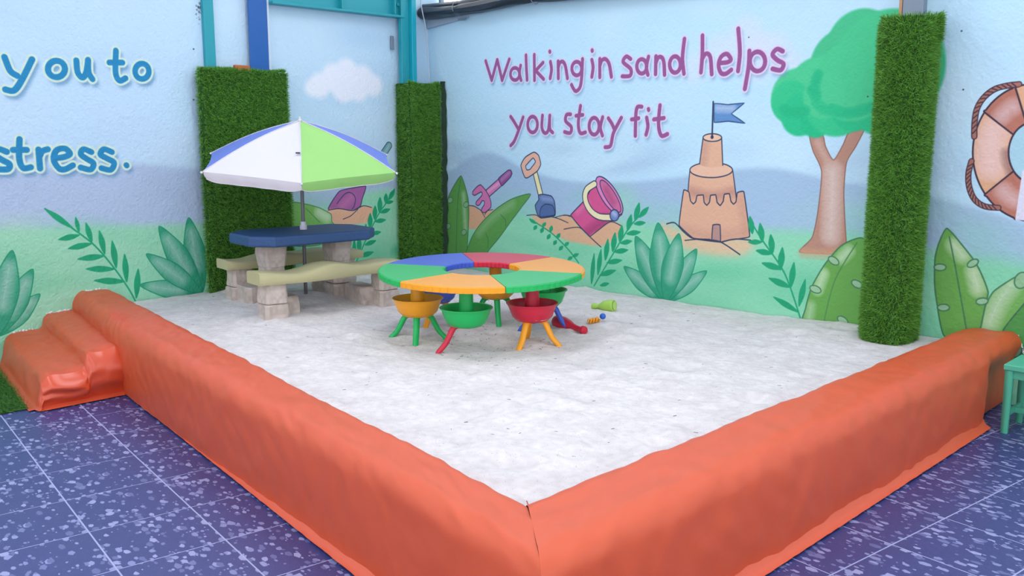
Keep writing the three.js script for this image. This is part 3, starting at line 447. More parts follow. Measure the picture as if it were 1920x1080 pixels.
{
  const H = 0.435, b = BORDER;
  const L = thing('padded_border', 'long orange vinyl padded border beside the orange steps', 'border');
  mesh('cover', pad(b.out0, b.out1, b.in0, b.in1, H, 3, (p, s, q, y, nx, ny) => { p.z += (1 - q) * 0.05 * sstep(s, 0, 1.3) * (1 - sstep(s, 1.4, 5)); const k = Math.exp(-(((s - 1.15) / 0.22) ** 2)) * Math.exp(-(((q - 0.1) / 0.25) ** 2)) * sstep(y, 0.25, 0.4); const d = 0.013 * k * Math.sin(s * 62 + q * 16); p.y += d * Math.max(ny, 0.2); p.z -= -d * nx * 0.7; }, true), vinylM, L);
  const hem = (o0, o1, wv, flip) => grid(120, 3, (u, v) => { const p = o0.clone().lerp(o1, u), n = wv.clone().multiplyScalar([0.0, 0.014, 0.03, 0.045][Math.round(v * 3)]); return [p.x + n.x, [0.05, 0.026, 0.016, 0.012][Math.round(v * 3)] + 0.002 * n2(u * 40, v * 3), p.z + n.z]; }, flip);
  mesh('hem', hem(b.out0.clone().lerp(b.out1, 0.255), b.out1, V(-0.12, 0, 0.99), false), hemM, L);
  const R = thing('padded_border', 'orange vinyl padded border running past the turf column to wall', 'border');
  mesh('cover', pad(b.out1, b.out2, b.in1, b.in2, H, 17, (p, s, q, y, nx) => {
    const k = sstep(p.z, 0.62, 0.5); if (nx < -0.05) p.x -= k * 0.075 * sstep(y, 0.42, 0.2);             // the last bit of the side is tucked in beside the wall
    const e = sstep(p.z, 0.2, 0.02); p.y -= e * 0.012 * (q + 0.3);
  }, true), vinylM, R);
  mesh('hem', hem(b.out1, b.out2.clone().lerp(b.out1, 0.14), V(1, 0, 0), false), hemM, R);
  mesh('seam', tube([[4.9, 0.416, 3.735], [4.97, 0.42, 3.79], [5.08, 0.421, 3.885], [5.17, 0.408, 3.96], [5.225, 0.35, 4.005]], 0.002, 30, 6), mat(0xb0452a, 0.5), R);
  // white foam and caulk where the pads meet the walls
  const foamM = mat(0xd8dcdc, 0.9), beads = (list, label) => { const r = rng(list.length * 7 + 1), o = thing('foam_filler', label, 'filler'); const gs = []; for (const [a, c, n] of list) for (let i = 0; i < n; i++) { const p = V(...a).lerp(V(...c), i / (n - 1)), s = 0.004 + 0.006 * r(); gs.push(new THREE.IcosahedronGeometry(s, 1).scale(0.6, 1, 1).translate(p.x + 0.004 * r(), p.y + 0.01 * (r() - 0.5), p.z)); } const m = mesh('bead_line', gs, foamM, o); return m; };
  beads([[[0.006, 0.432, 3.1], [0.006, 0.43, 3.24], 13], [[0.006, 0.415, 3.295], [0.006, 0.31, 3.33], 16], [[0.006, 0.309, 3.36], [0.006, 0.305, 3.52], 15], [[0.006, 0.21, 3.6], [0.006, 0.204, 3.74], 8]], 'white foam beads along the wall above the orange steps');
  beads([[[5.02, 0.41, 0.008], [5.2, 0.41, 0.008], 20], [[5.2, 0.4, 0.008], [5.245, 0.3, 0.008], 14]], 'white foam beads where the orange border meets the castle wall');
}
{ // steps: two soft treads climbing to the border
  const o = thing('padded_steps', 'orange vinyl padded steps leading over the border', 'steps');
  const ang = Math.atan(0.13), e1 = V(Math.cos(ang), 0, Math.sin(ang)), x1 = 1.335;
  // outline seen from the end: distance out from the border, height
  const out = [[0.0, 0.305], [0.05, 0.305], [0.12, 0.303], [0.175, 0.298], [0.205, 0.28], [0.216, 0.25], [0.222, 0.222], [0.24, 0.206], [0.29, 0.203], [0.36, 0.2], [0.42, 0.195], [0.452, 0.178], [0.466, 0.15], [0.478, 0.1], [0.49, 0.05], [0.503, 0.012], [0.545, 0.006]];
  const cv = new THREE.CatmullRomCurve3(out.map(([a, h]) => V(a, h, 0)), false, 'catmullrom', 0.35), N = 90;
  const zB = (x) => 3.335 + 0.155 * x;                              // outer face of the border
  const P = (x, d, h, k) => [x, h, zB(x) + d + k];
  const skin = (x, v) => { const p = cv.getPoint(v), near = sstep(x, 1.0, x1); return [p.x + 0.005 * n2(x * 3, v * 5 + 4), Math.max(0.005, p.y + (0.005 * fbm(x * 2, v * 4, 2) + 0.0015 * n2(x * 7, v * 10) + near * 0.006 * Math.sin(v * 34 + x * 14)) * sstep(p.y, 0.01, 0.06) - 0.012 * sstep(x, x1 - 0.05, x1) * sstep(p.y, 0.05, 0.15))]; };
  mesh('cover', grid(120, N, (u, v) => { const x = lerp(0.004, x1, u), [d, h] = skin(x, v); return [...P(x, d, h, 0), x * 1.4, v * 1.2]; }, true), vinylM, o);
  // the gathered end of the cover: a puffed flap with folds hanging from the treads
  mesh('side_flap', grid(90, 40, (u, v) => { const [d, t] = skin(x1, u * 0.955), h = lerp(t, 0.012, v); const belly = Math.sin(Math.PI * Math.min(1, v * 1.05)) * (0.35 + 2.2 * t) * 0.055;
    const fold = (0.014 * Math.sin(u * 13 + 2.4 * v) + 0.012 * Math.max(0, Math.sin(u * 8 - 5 * v + 1.4)) ** 3 + 0.012 * n2(u * 2.4 + v, v * 2)) * Math.sin(Math.PI * Math.min(1, v * 1.02));
    return [x1 + belly + fold + 0.02 * v, h, zB(x1) + d - 0.012 * v * sstep(u, 0.8, 1), u, v]; }, false), phys(0xd8522f, 0.3, { clearcoat: 0.3, clearcoatRoughness: 0.3 }), o);
  mesh('hem', [grid(40, 2, (u, v) => { const d = u * 0.5; return [x1 + [0.018, 0.035, 0.055][Math.round(v * 2)], [0.02, 0.012, 0.007][Math.round(v * 2)], zB(x1) + d]; }, false)], hemM, o);
}

// ------------------------------------------------------------------ artificial turf
const bladeGeo = (() => { const g = new THREE.BufferGeometry(), w = 0.0016, l = 0.03; g.setAttribute('position', new THREE.Float32BufferAttribute([-w, 0, 0, w, 0, 0, -w * 0.8, l * 0.55, 0.003, w * 0.8, l * 0.55, 0.003, 0, l, 0.01], 3)); g.setIndex([0, 1, 2, 1, 3, 2, 2, 3, 4]); g.computeVertexNormals(); return g; })();
const bladeM = mat(0xffffff, 0.55), turfBack = mat(0x1f4a14, 0.9);
function blades(parent, count, seed, at, droop) {
  const m = new THREE.InstancedMesh(bladeGeo, bladeM, count), r = rng(seed), q = new THREE.Quaternion(), Y = V(0, 1, 0), M4 = new THREE.Matrix4(), col = new THREE.Color();
  for (let i = 0; i < count; i++) {
    const { p, n } = at(r), d = n.clone().multiplyScalar(0.75).add(V((r() - 0.5) * 1.3, (r() - 0.5) * 1.3 + droop, (r() - 0.5) * 1.3)).normalize();
    q.setFromUnitVectors(Y, d).multiply(new THREE.Quaternion().setFromAxisAngle(Y, r() * 6.283)); const s = 0.75 + 0.6 * r();
    m.setMatrixAt(i, M4.compose(p, q, V(1, s, 1)));
    const k = r(); col.setRGB(0.06 + 0.12 * k, 0.21 + 0.25 * k, 0.028 + 0.045 * k * r()); m.setColorAt(i, col);
  }
  m.name = 'grass_blades'; m.userData.kind = 'stuff'; m.castShadow = m.receiveShadow = true; parent.add(m); return m;
}
{
  let o = thing('turf_hanging', 'wide artificial grass panel on wall behind the picnic table', 'turf panel');
  mesh('backing', rbox(0.04, 1.76, 0.75, 0.012, 0.076, 1.15, 1.955), turfBack, o);
  const wob = (t, s) => 0.012 * n2(t * 3, s);
  blades(o, 46000, 101, (r) => { const k = r(); if (k < 0.86) { const z = 1.585 + 0.74 * r(), y = 0.28 + 1.755 * r(); return { p: V(0.094, y + wob(z, 2), z + wob(y, 5)), n: V(1, 0, 0) }; } if (k < 0.92) { const z = 1.585 + 0.74 * r(); return { p: V(0.056 + 0.04 * r(), 2.03 + wob(z, 2), z), n: V(0.3, 1, 0) }; } const sgn = r() < 0.5 ? -1 : 1; return { p: V(0.056 + 0.04 * r(), 0.28 + 1.75 * r(), 1.955 + sgn * 0.373), n: V(0.3, 0, sgn) }; }, -0.12);
  o = thing('turf_hanging', 'narrow artificial grass strip wrapped round the corner post', 'turf panel');
  mesh('backing', [rbox(0.04, 1.75, 0.36, 0.015, 0.2, 1.12, 0.225), rbox(0.18, 1.75, 0.03, 0.01, 0.1, 1.12, 0.389)], turfBack, o);
  mesh('loose_edge', grid(60, 4, (u, v) => { const y = 0.3 + 1.72 * u; return [0.225 + 0.03 * v + 0.012 * n2(y * 5, 3), y, 0.045 - 0.035 * v + 0.012 * n2(y * 7, 9)]; }, false), mat(0x203826, 0.9, { side: THREE.DoubleSide }), o);
  blades(o, 27000, 102, (r) => { const k = r(); if (k < 0.72) { const z = 0.06 + 0.345 * r(), dip = 0.03 * Math.sin((z - 0.06) / 0.345 * Math.PI); return { p: V(0.22, 0.28 + (1.715 - dip) * r(), z), n: V(1, 0, 0) }; } if (k < 0.78) { const z = 0.06 + 0.345 * r(); return { p: V(0.18 + 0.04 * r(), 1.995 - 0.03 * Math.sin((z - 0.06) / 0.345 * Math.PI), z), n: V(0.4, 1, 0) }; } return { p: V(0.02 + 0.2 * r(), 0.28 + 1.71 * r(), 0.405), n: V(0.2, 0, 1) }; }, -0.05);
  o = thing('turf_column', 'tall round pillar wrapped in artificial grass beside painted tree', 'column');
  const cx = 4.555, cz = 0.235, R = 0.138, top = 2.2, bot = 0.26;
  const prof = (y, a) => { const sq = 1 / Math.pow(Math.abs(Math.cos(a)) ** 3.2 + Math.abs(Math.sin(a)) ** 3.2, 1 / 3.2); return R * sq * 0.985 * (1 + 0.025 * n2(y * 1.6, Math.cos(a) * 1.2) + 0.02 * n2(Math.sin(a) * 2, y * 3)) - 0.02 * sstep(y, 0.36, 0.28) - 0.008 * sstep(y, 2.12, 2.2); };
  mesh('backing', grid(60, 32, (u, v) => { const y = lerp(bot, top, u), a = v * 2 * Math.PI, r = prof(y, a); return [cx + r * Math.cos(a), y, cz + r * Math.sin(a)]; }), mat(0x1f4a14, 0.9, { side: THREE.DoubleSide }), o);
  mesh('loose_flap', grid(12, 6, (u, v) => [cx + 0.115 + 0.04 * Math.sin(u * Math.PI) * v, 2.08 + 0.12 * u, cz - 0.02 - 0.08 * v]), mat(0x2a5a1c, 0.9, { side: THREE.DoubleSide }), o);
  blades(o, 70000, 103, (r) => { if (r() < 0.015) { return { p: V(cx + 0.13 + 0.03 * r(), 2.07 + 0.14 * r(), cz - 0.02 - 0.05 * r()), n: V(0.9, 0.3, 0.3) }; } const y = lerp(bot, top, r()), a = r() * 2 * Math.PI, q = prof(y, a), n = V(Math.cos(a), y > top - 0.03 ? 0.9 : y < 0.34 ? -0.4 : 0, Math.sin(a)); return { p: V(cx + q * Math.cos(a), y, cz + q * Math.sin(a)), n }; }, 0.12);
  // worn turf mats poking out from under the pads
  const mat1 = thing('turf_mat', 'worn green turf mat under the lowest orange step', 'mat'); mesh('backing', bx(0.03, 1.27, 0.0006, 0.006, 3.85, 4.03).applyMatrix4(new THREE.Matrix4().makeShear(0, 0.155, 0, 0, 0, 0)), turfBack, mat1);
}
function darkFringe(parent, count, seed, at, colr) { const m = new THREE.InstancedMesh(bladeGeo, mat(0xffffff, 0.8), count), r = rng(seed), q = new THREE.Quaternion(), M4 = new THREE.Matrix4(), c = new THREE.Color(); for (let i = 0; i < count; i++) { const { p, d } = at(r); q.setFromUnitVectors(V(0, 1, 0), d.normalize()); m.setMatrixAt(i, M4.compose(p, q, V(1.2, 0.7 + 0.7 * r(), 1))); const k = r(); m.setColorAt(i, c.setRGB(colr[0] * (0.6 + k), colr[1] * (0.6 + k), colr[2] * (0.6 + k))); } m.name = 'grass_blades'; m.userData.kind = 'stuff'; m.castShadow = m.receiveShadow = true; parent.add(m); }
{
  const a = scene.getObjectByName('turf_mat');
  darkFringe(a, 4200, 7, (r) => { const x = 0.03 + 1.25 * r(), z = 3.86 + 0.17 * r() + 0.155 * x; return { p: V(x, 0.005, z), d: V((r() - 0.5) * 2, 0.7, (r() - 0.5) * 2 + 0.5) }; }, [0.07, 0.24, 0.035]);
}
// ------------------------------------------------------------------ picnic table and parasol
const stoneBump = noiseTex(256, (x, y) => 0.5 + 0.3 * per(x, y, 6) + 0.25 * per(x, y, 20, 2) + 0.2 * (wn(x, y, 256) - 0.5), 1);
const stoneCol = noiseTex(256, (x, y) => { const n = 0.05 * per(x, y, 5, 9) + 0.05 * per(x, y, 22, 1); return [0.78 + n, 0.725 + n, 0.69 + n]; }, 1, true);
const stoneM = mat(0xffffff, 0.85, { map: stoneCol, bumpMap: stoneBump, bumpScale: 0.008 });
const benchM = mat(0xb9b389, 0.6, { bumpMap: grainBump, bumpScale: 0.0015 }), topM = mat(0x2d4f80, 0.5, { bumpMap: grainBump, bumpScale: 0.0015 });
// a moulded stone course: an uneven eight-sided block with chipped edges
function stone(w, d, h, seed, taper = 0.06) {
  const ring = [], r = rng(seed), c = 0.22, cor = [[-1, -1 + c], [-1, 1 - c], [-1 + c, 1], [1 - c, 1], [1, 1 - c], [1, -1 + c], [1 - c, -1], [-1 + c, -1]].map(([x, z]) => [x * w / 2 * (0.94 + 0.1 * r()), z * d / 2 * (0.94 + 0.1 * r())]);
  for (let i = 0; i < 8; i++) for (let k = 0; k < 3; k++) { const p = cor[i], q = cor[(i + 1) % 8]; ring.push([lerp(p[0], q[0], k / 3), lerp(p[1], q[1], k / 3)]); }
  const prof = [[0, 0.92], [0.03, 0.99], [0.2, 1], [0.4, 1], [0.6, 1], [0.8, 1], [0.95, 0.99], [1, 0.92]], n = ring.length, pos = [], idx = [], uv = [];
  prof.forEach(([t, k]) => ring.forEach(([x, z]) => { const s = k * (1 - taper * t) * (1 + 0.09 * n3(x * 11 + seed, t * h * 11, z * 11) * Math.sin(Math.PI * t) + 0.035 * n3(x * 40, t * h * 34 + seed, z * 40)); pos.push(x * s, t * h, z * s); uv.push((x + z) * 2.2, t * h * 2.2); }));
  for (let i = 0; i < prof.length - 1; i++) for (let j = 0; j < n; j++) { const a = i * n + j, b = i * n + (j + 1) % n; idx.push(a, b, a + n, b, b + n, a + n); }
  for (const [e, s] of [[0, -1], [prof.length - 1, 1]]) for (let j = 1; j < n - 1; j++) s > 0 ? idx.push(e * n, e * n + j, e * n + j + 1) : idx.push(e * n, e * n + j + 1, e * n + j);
  const g = new THREE.BufferGeometry(); g.setAttribute('position', new THREE.Float32BufferAttribute(pos, 3)); g.setAttribute('uv', new THREE.Float32BufferAttribute(uv, 2)); g.setIndex(idx); return toCreasedNormals(g, 0.45);
}
const PT = { x: 0.98, z: 2.03, turn: rad(-5) };
{
  const base = 0.3, o = thing('picnic_table', 'toddler picnic table with blue top, khaki benches and stone-look legs', 'picnic table', [PT.x, base, PT.z], PT.turn);
  // local axes: x across (to the near bench), z along the table
  const oct = (L, W, c, e) => [[-W, -L + c], [-W + e, -L], [W - e, -L], [W, -L + c], [W, L - c], [W - e, L], [-W + e, L], [-W, L - c]];
  mesh('tabletop', extrude(oct(0.5, 0.3, 0.13, 0.14), 0.075, 0.016, [], 4).rotateX(Math.PI / 2).translate(0, 0.555, 0), topM, o);
  for (const s of [-1, 1]) {
    const ped = mesh('pedestal', [stone(0.17, 0.145, 0.17, 40 + s, -0.16).translate(0, 0.31, s * 0.265)], stoneM, o);
    mesh('stone_course', stone(0.175, 0.145, 0.17, 50 + s, 0.02).translate(0, 0.145, s * 0.265), stoneM, ped);
    mesh('stone_course', stone(0.2, 0.16, 0.17, 60 + s, 0.04).translate(0, -0.03, s * 0.265), stoneM, ped);
    for (const t of [-1, 1]) mesh('foot_link', stone(0.3, 0.15, 0.19, 70 + s * 3 + t, 0.05).translate(t * 0.25, -0.04, s * 0.32), stoneM, o);
  }
  for (const t of [-1, 1]) {
    const cx = t * 0.41, sh = t < 0 ? -0.11 : 0.02, b = mesh('bench', (() => { const n = 60, L = 0.565; const wav = (u) => 0.012 * Math.sin(u * 13 + t) + 0.012 * Math.cos(u * 7); const sec = [[-1, 0.2], [-1, 0.85], [-0.92, 0.98], [-0.5, 1], [0.5, 1], [0.92, 0.98], [1, 0.85], [1, 0.2], [0.95, 0], [-0.95, 0], [-1, 0.2]];
      const g = grid(n, sec.length - 1, (u, v) => { const [a, h] = sec[Math.round(v * (sec.length - 1))], z = lerp(-L, L, u), w = 0.115 * (1 + 0.05 * Math.sin(z * 9)) * (0.9 + 0.1 * Math.min(1, (1 - Math.abs(2 * u - 1)) * 12)); return [a * w + 0.018 * Math.sin(z * 6.5 + 0.5), 0.262 + h * 0.08 + (h > 0.5 ? wav(z) : 0), z]; }, true);
      const endcap = (u, f) => { const pos = [0, 0, 0], z = lerp(-L, L, u); const p = sec.slice(0, 10).map(([a, h]) => [a * 0.115 * (1 + 0.05 * Math.sin(z * 9)) * 0.9 + 0.018 * Math.sin(z * 6.5 + 0.5), 0.262 + h * 0.08 + (h > 0.5 ? wav(z) : 0), z]); const c = p.reduce((q, w) => q.map((e, i) => e + w[i] / 10), [0, 0, 0]); const P = [], I = []; P.push(...c); p.forEach((w) => P.push(...w)); for (let i = 0; i < 10; i++) f ? I.push(0, 1 + i, 1 + (i + 1) % 10) : I.push(0, 1 + (i + 1) % 10, 1 + i); const e = new THREE.BufferGeometry(); e.setAttribute('position', new THREE.Float32BufferAttribute(P, 3)); e.setAttribute('uv', new THREE.Float32BufferAttribute(new Float32Array(22), 2)); e.setIndex(I); e.computeVertexNormals(); return e; };
      return merge([toCreasedNormals(g, 0.9), endcap(0, false), endcap(1, true)]); })(), benchM, o, [cx, 0, sh]);
    for (const s of [-1, 1]) { const leg = mesh('bench_leg', stone(0.16, 0.16, 0.14, 90 + s + t * 4, 0.1).translate(cx, 0.128, s * 0.44 + sh), stoneM, o); mesh('stone_course', stone(0.18, 0.18, 0.165, 80 + s + t * 5, 0.07).translate(cx, -0.04, s * 0.44 + sh), stoneM, leg); }
  }
}
{
  const x = 0.96, z = 2.02, o = thing('parasol', 'white, green and blue parasol standing through the blue table', 'parasol', [x, 0.3, z]);
  const steel = mat(0x6f6a70, 0.4, { metalness: 0.5 });
  mesh('pole', new THREE.CylinderGeometry(0.013, 0.013, 1.34, 16).translate(0, 0.66 - 0.02, 0), steel, o);
  mesh('collar', lathe([[0.0135, 0], [0.026, 0], [0.026, 0.03], [0.019, 0.034], [0.019, 0.055], [0.0135, 0.058]], 20).translate(0, 0.556, 0), mat(0xd9d3e2, 0.5), o);
  // canopy frame: its local +z looks to the camera and it leans a little that way
  const can = o, lean = new THREE.Matrix4().makeTranslation(0, 1.042, 0).multiply(new THREE.Matrix4().makeRotationY(1.008)).multiply(new THREE.Matrix4().makeRotationX(rad(8.5))).multiply(new THREE.Matrix4().makeRotationZ(rad(-0.8)));
  const Rr = 0.745, Hh = 0.3, cols = { w: phys(0xdad7de, 0.8, { transmission: 0, side: THREE.DoubleSide, bumpMap: vinylBump, bumpScale: 0.004 }), g: phys(0x98cf78, 0.8, { side: THREE.DoubleSide, bumpMap: vinylBump, bumpScale: 0.004 }), b: phys(0x6f86d6, 0.8, { side: THREE.DoubleSide, bumpMap: vinylBump, bumpScale: 0.004 }) };
  const vert = (k) => { const a = k * Math.PI / 3; return V(Rr * Math.sin(a), 0, Rr * Math.cos(a)); };
  const order = ['g', 'b', 'w', 'g', 'b', 'w'];                       // panel k spans rim corners k and k + 1; corner 0 faces the camera
  const apexY = Hh;
  for (let k = 0; k < 6; k++) {
    const a = vert(k), b = vert(k + 1);
    const pt = (u, v) => { const rim = a.clone().lerp(b, u), p = rim.clone().multiplyScalar(v); p.y = apexY * (1 - v) + 0.028 * Math.sin(Math.PI * v) - 0.016 * Math.sin(Math.PI * u) * Math.sin(Math.PI * Math.min(1, v)) ; const mid = Math.sin(Math.PI * u); p.x -= rim.x * 0.022 * mid * v * v; p.z -= rim.z * 0.022 * mid * v * v; return p; };
    const g = grid(16, 16, (u, v) => { const p = pt(u, 0.012 + 0.988 * v); return [p.x, p.y, p.z, u, v]; }).applyMatrix4(lean);
    const panel = mesh('canopy_panel', g, cols[order[k]], can);
    const val = grid(24, 5, (u, v) => { const p = pt(u, 1), n = a.clone().lerp(b, u).normalize(); p.addScaledVector(n, 0.004 * Math.sin(Math.PI * v) - 0.02 * v + 0.004 * Math.sin(u * 26 + k) * v); p.y -= v * (0.072 - 0.022 * (2 * u - 1) ** 8); return [p.x, p.y, p.z, u, v * 0.2]; }).applyMatrix4(lean);
    mesh('valance', val, cols[order[k]], panel);
    const hem = []; for (let i = 0; i <= 16; i++) { const u = i / 16, p = pt(u, 1), n = a.clone().lerp(b, u).normalize(); p.addScaledVector(n, -0.02 + 0.004 * Math.sin(u * 26 + k)); p.y -= 0.072 - 0.022 * (2 * u - 1) ** 8; hem.push(p.applyMatrix4(lean)); }
    mesh('hem', tube(hem, 0.003, 32, 6), cols.w, panel);
    mesh('seam', tube([0.02, 0.25, 0.5, 0.75, 1].map((v) => pt(0, v).addScaledVector(V(0, 1, 0), 0.002).applyMatrix4(lean)), 0.0035, 20, 6), cols.w, can);
    mesh('rib', tube([0.04, 0.4, 0.7, 1.01].map((v) => pt(0, v).addScaledVector(V(0, 1, 0), -0.01).applyMatrix4(lean)), 0.004, 20, 6), steel, can);
    mesh('rib_tip', new THREE.SphereGeometry(0.009, 10, 8).translate(...pt(0, 1.012).applyMatrix4(lean).toArray()), cols.w, can);
    const m0 = V(0, 1.155, 0), m1 = pt(0, 0.5).addScaledVector(V(0, 1, 0), -0.012).applyMatrix4(lean); mesh('strut', tube([m0, m0.clone().lerp(m1, 0.5), m1], 0.0035, 8, 6), steel, can);
  }
  mesh('finial', lathe([[0, 0.03], [0.007, 0.026], [0.008, 0.012], [0.014, 0.006], [0.014, -0.004], [0, -0.006]], 16).translate(0, apexY, 0).applyMatrix4(lean), cols.w, can);
  mesh('runner', new THREE.CylinderGeometry(0.02, 0.02, 0.05, 16).translate(0, 1.155, 0), mat(0x3a3a40, 0.5), can);
  mesh('canopy_tag', rbox(0.03, 0.004, 0.018, 0.0015).rotateX(0.4).rotateY(1.008).translate(...pt0()), mat(0x2b2b33, 0.6), can);
  function pt0() { const p = vert(0).multiplyScalar(0.62); p.y = apexY * 0.38 + 0.034; p.x -= 0.02; return p.applyMatrix4(lean).toArray(); }
}

// ------------------------------------------------------------------ round sand table in six colours
const PLA = { orange: phys(0xf0a01c, 0.38), green: phys(0x14b45c, 0.38), red: phys(0xcc1f3e, 0.36), blue: phys(0x3d5cc8, 0.38), lime: phys(0xa4d25a, 0.4) };
// the moulded table top has the same plastic colours with a polished face
const GLOSS = Object.fromEntries(['orange', 'green', 'red', 'blue'].map((k) => [k, phys(PLA[k].color, 0.5, { clearcoat: 1, clearcoatRoughness: 0.5 })]));
{
  const C = V(2.6, 0.71, 1.77), R = 0.648, Ri = 0.235, th = 0.034;
  const o = thing('sand_play_table', 'round multicoloured plastic sand table with hole and hanging bowls', 'table', [C.x, 0.3, C.z], Math.PI / 4);
  // angles run from the camera side (0) to its right; local +z is the camera side
  const tilt = rad(1.6), topY = C.y - 0.3;
  const dir = (d) => [Math.sin(rad(d)), Math.cos(rad(d))];
  const segc = ['orange', 'green', 'orange', 'red', 'blue', 'green'], start = -46;
  for (let k = 0; k < 6; k++) {
    const a0 = start + 60 * k, n = 72, rim = PLA[segc[k]];
    const scal = (i, n2_, amp, c) => amp * Math.pow(Math.abs(Math.sin(i / n2_ * Math.PI * c)), 0.6);
    const outP = [], inP = [];
    for (let i = 0; i <= n; i++) { const a = a0 + 0.15 + 59.7 * i / n, [sx, cz] = dir(a), r = R - 0.006 + scal(i, n, 0.006, 14), r2 = Ri + 0.004 - scal(i, n, 0.004, 9); outP.push([sx * r, cz * r]); inP.push([sx * r2, cz * r2]); }
    const flat = (pts) => pts.map(([x, z]) => [x, -z]);
    const seg = mesh('segment', extrude(flat([...outP, ...inP.slice().reverse()]), th, 0.003, [], 1).rotateX(-Math.PI / 2).translate(0, -th, 0), rim, o, [0, topY, 0]); seg.rotation.x = tilt;
    const o2 = [], i2 = []; for (let i = 0; i <= 40; i++) { const a = a0 + 0.25 + 59.5 * i / 40, [sx, cz] = dir(a); o2.push([sx * (R - 0.011), cz * (R - 0.011)]); i2.push([sx * (Ri + 0.009), cz * (Ri + 0.009)]); }
    mesh('lid', extrude(flat([...o2, ...i2.slice().reverse()]), 0.005, 0.0015, [], 1).rotateX(-Math.PI / 2).translate(0, -0.0022, 0), GLOSS[segc[k]], seg);
  }
  // six pedestals: column, bowl and three curved legs
  const ped = [[-11, 'green', 'red', 0], [49, 'red', 'orange', 0], [109, 'green', 'blue', 30], [169, 'orange', 'green', 10], [229, 'blue', 'orange', 20], [289, 'orange', 'green', 0]];
  const rp = 0.415;
  const bowlG = lathe([[0, 0.0], [0.05, 0.0], [0.095, 0.012], [0.122, 0.038], [0.14, 0.085], [0.147, 0.112], [0.157, 0.115], [0.159, 0.119], [0.156, 0.122], [0.143, 0.119], [0.134, 0.086], [0.116, 0.042], [0.09, 0.019], [0.04, 0.01], [0, 0.01]], 48);
  const colG = lathe([[0.047, 0.008], [0.047, 0.06], [0.042, 0.16], [0.041, 0.235], [0.052, 0.245], [0, 0.247]], 32);
  const legG = (() => { const c = [[0.02, 0.02, 0], [0.075, 0.005, 0], [0.105, -0.045, 0], [0.13, -0.09, 0], [0.175, -0.14, 0], [0.205, -0.2, 0], [0.212, -0.225, 0]]; return capTube(c, (t) => 0.022 - 0.006 * t, 28, 12, 0.85); })();
  const sandDisc = (seed) => grid(10, 24, (u, v) => { const a = v * 2 * Math.PI, r = 0.117 * u; return [r * Math.cos(a), 0.034 + 0.016 * (1 - u) + 0.012 * n2(seed + u * 2 * Math.cos(a), u * 2 * Math.sin(a)), r * Math.sin(a), u, v]; }, true);
  ped.forEach(([d, col, leg, extra], k) => {
    const [sx, cz] = dir(d), drop = -Math.tan(tilt) * rp * cz, p = new THREE.Group(); p.name = 'pedestal'; p.position.set(sx * rp, topY - th - 0.245 + drop, cz * rp); o.add(p);
    mesh('column', colG, PLA[col], p);
    mesh('bowl', bowlG, PLA[col], p);
    if (k !== 0) { const s = mesh('bowl_sand', sandDisc(k * 5), sandM, p); s.userData.kind = 'stuff'; }
    const turn = { 0: [-68], 1: [-28, 70, 190], 2: [75, -60, 200], 3: [-75, 8, 80], 4: [-20, 60, 200], 5: [-90, 0, 90] }[k];
    for (const t of turn) { const m = mesh('leg', legG, PLA[leg], p); m.rotation.y = rad(t - 90); }
  });
}
// ------------------------------------------------------------------ toys on the sand
function onSand(x, y) { const p = px(x, y, 'y', 0.3); const q = px(x, y, 'y', sandY(p.x, p.z)); return q; }
{
  const b = onSand(1132, 580), o = thing('toy_bottle', 'lime green plastic toy bottle lying on the sand', 'toy', [b.x, sandY(b.x, b.z) + 0.036, b.z], Math.PI / 4 - 0.6);
  mesh('body', lathe([[0, 0], [0.036, 0.0], [0.043, 0.006], [0.044, 0.02], [0.041, 0.06], [0.037, 0.085], [0.022, 0.112], [0.018, 0.12]], 28).rotateZ(Math.PI / 2 + 0.12).translate(0.085, 0, 0), PLA.lime, o);
  mesh('neck', lathe([[0.017, 0], [0.017, 0.03], [0.022, 0.034], [0.023, 0.06], [0.014, 0.066], [0, 0.066]], 24).rotateZ(Math.PI / 2 + 0.12).translate(-0.03, -0.014, 0), PLA.lime, o);
  mesh('end_cap', lathe([[0, -0.004], [0.03, -0.004], [0.033, 0.0], [0, 0]], 24).rotateZ(Math.PI / 2 + 0.12).translate(0.0865, 0, 0), phys(0xb9da74, 0.4), o);
}
{
  const b = onSand(1108, 605), e = onSand(1130, 598), o = thing('toy_spring', 'small yellow spiral toy with a blue ball end', 'toy', [b.x, sandY(b.x, b.z) + 0.014, b.z], Math.PI / 4);
  const pts = []; for (let i = 0; i <= 60; i++) { const t = i / 60; pts.push([-0.02 + 0.075 * t, 0.012 * Math.sin(t * 25) + 0.018 * t, 0.012 * Math.cos(t * 25)]); }
  mesh('spiral', tube(pts, 0.0075, 120, 8), PLA.orange, o);
  mesh('ball', new THREE.SphereGeometry(0.021, 20, 14).translate(0.078, 0.036, 0), phys(0x2b62c8, 0.35), o);
}
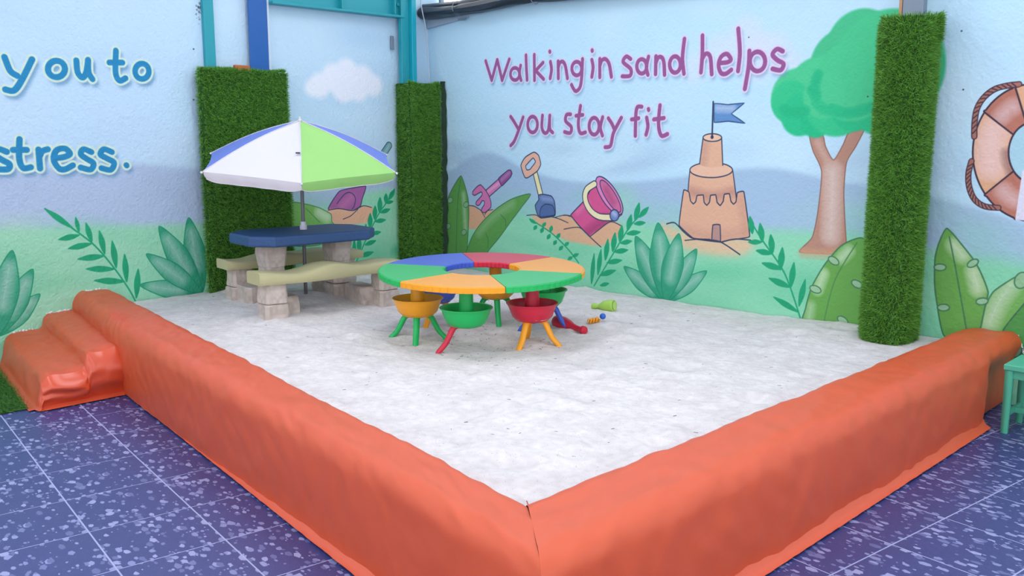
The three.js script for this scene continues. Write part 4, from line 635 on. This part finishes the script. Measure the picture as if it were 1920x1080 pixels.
{
  const a = px(1097, 616, 'y', 0.33), b = px(1030, 596, 'y', 0.34), o = thing('toy_skittle', 'red plastic toy skittle lying half under the round table', 'toy', [a.x, sandY(a.x, a.z) + 0.022, a.z]);
  const d = b.clone().sub(a); d.y = 0; const L = 0.31; o.rotation.y = Math.atan2(d.x, d.z);
  mesh('body', lathe([[0, 0], [0.022, 0.0], [0.027, 0.006], [0.027, 0.026], [0.019, 0.036], [0.016, 0.07], [0.022, 0.12], [0.036, 0.165], [0.044, 0.21], [0.044, 0.26], [0.036, 0.295], [0.015, L], [0, L]], 28).rotateX(Math.PI / 2 - 0.05), PLA.red, o);
}
tag(mesh('toy_scrap', extrude([[0, 0], [0.05, 0.006], [0.06, 0.03], [0.02, 0.035], [0, 0.02]], 0.012, 0.004).rotateX(-Math.PI / 2).translate(...(() => { const p = onSand(968, 600); return [p.x, sandY(p.x, p.z) + 0.001, p.z]; })()), PLA.green), 'small green plastic scrap in the sand under round table', 'toy');

// ------------------------------------------------------------------ green stool
{
  const g = mat(0x4fb291, 0.45), o = thing('stool', 'mint green wooden stool beside the orange border', 'stool', [5.32, 0, 0.6], rad(1));
  // local: x away along the wall, z back towards the wall (negative)
  mesh('seat', rbox(0.42, 0.03, 0.3, 0.005, 0.205, 0.355, -0.14), g, o);
  for (const [x, z] of [[0.02, -0.015], [0.39, -0.015], [0.02, -0.265], [0.39, -0.265]]) mesh('leg', new THREE.CylinderGeometry(0.026, 0.022, 0.342, 4).rotateY(Math.PI / 4).translate(x, 0.171, z), g, o);
  mesh('apron', [rbox(0.34, 0.045, 0.016, 0.003, 0.205, 0.316, -0.02), rbox(0.34, 0.045, 0.016, 0.003, 0.205, 0.316, -0.262)], g, o);
  for (const x of [0.02, 0.39]) mesh('stretcher', rbox(0.016, 0.03, 0.23, 0.003, x, 0.1, -0.14), g, o);
  mesh('stretcher', rbox(0.36, 0.03, 0.016, 0.003, 0.205, 0.1, -0.14), g, o);
}
renderer.render(scene, camera);
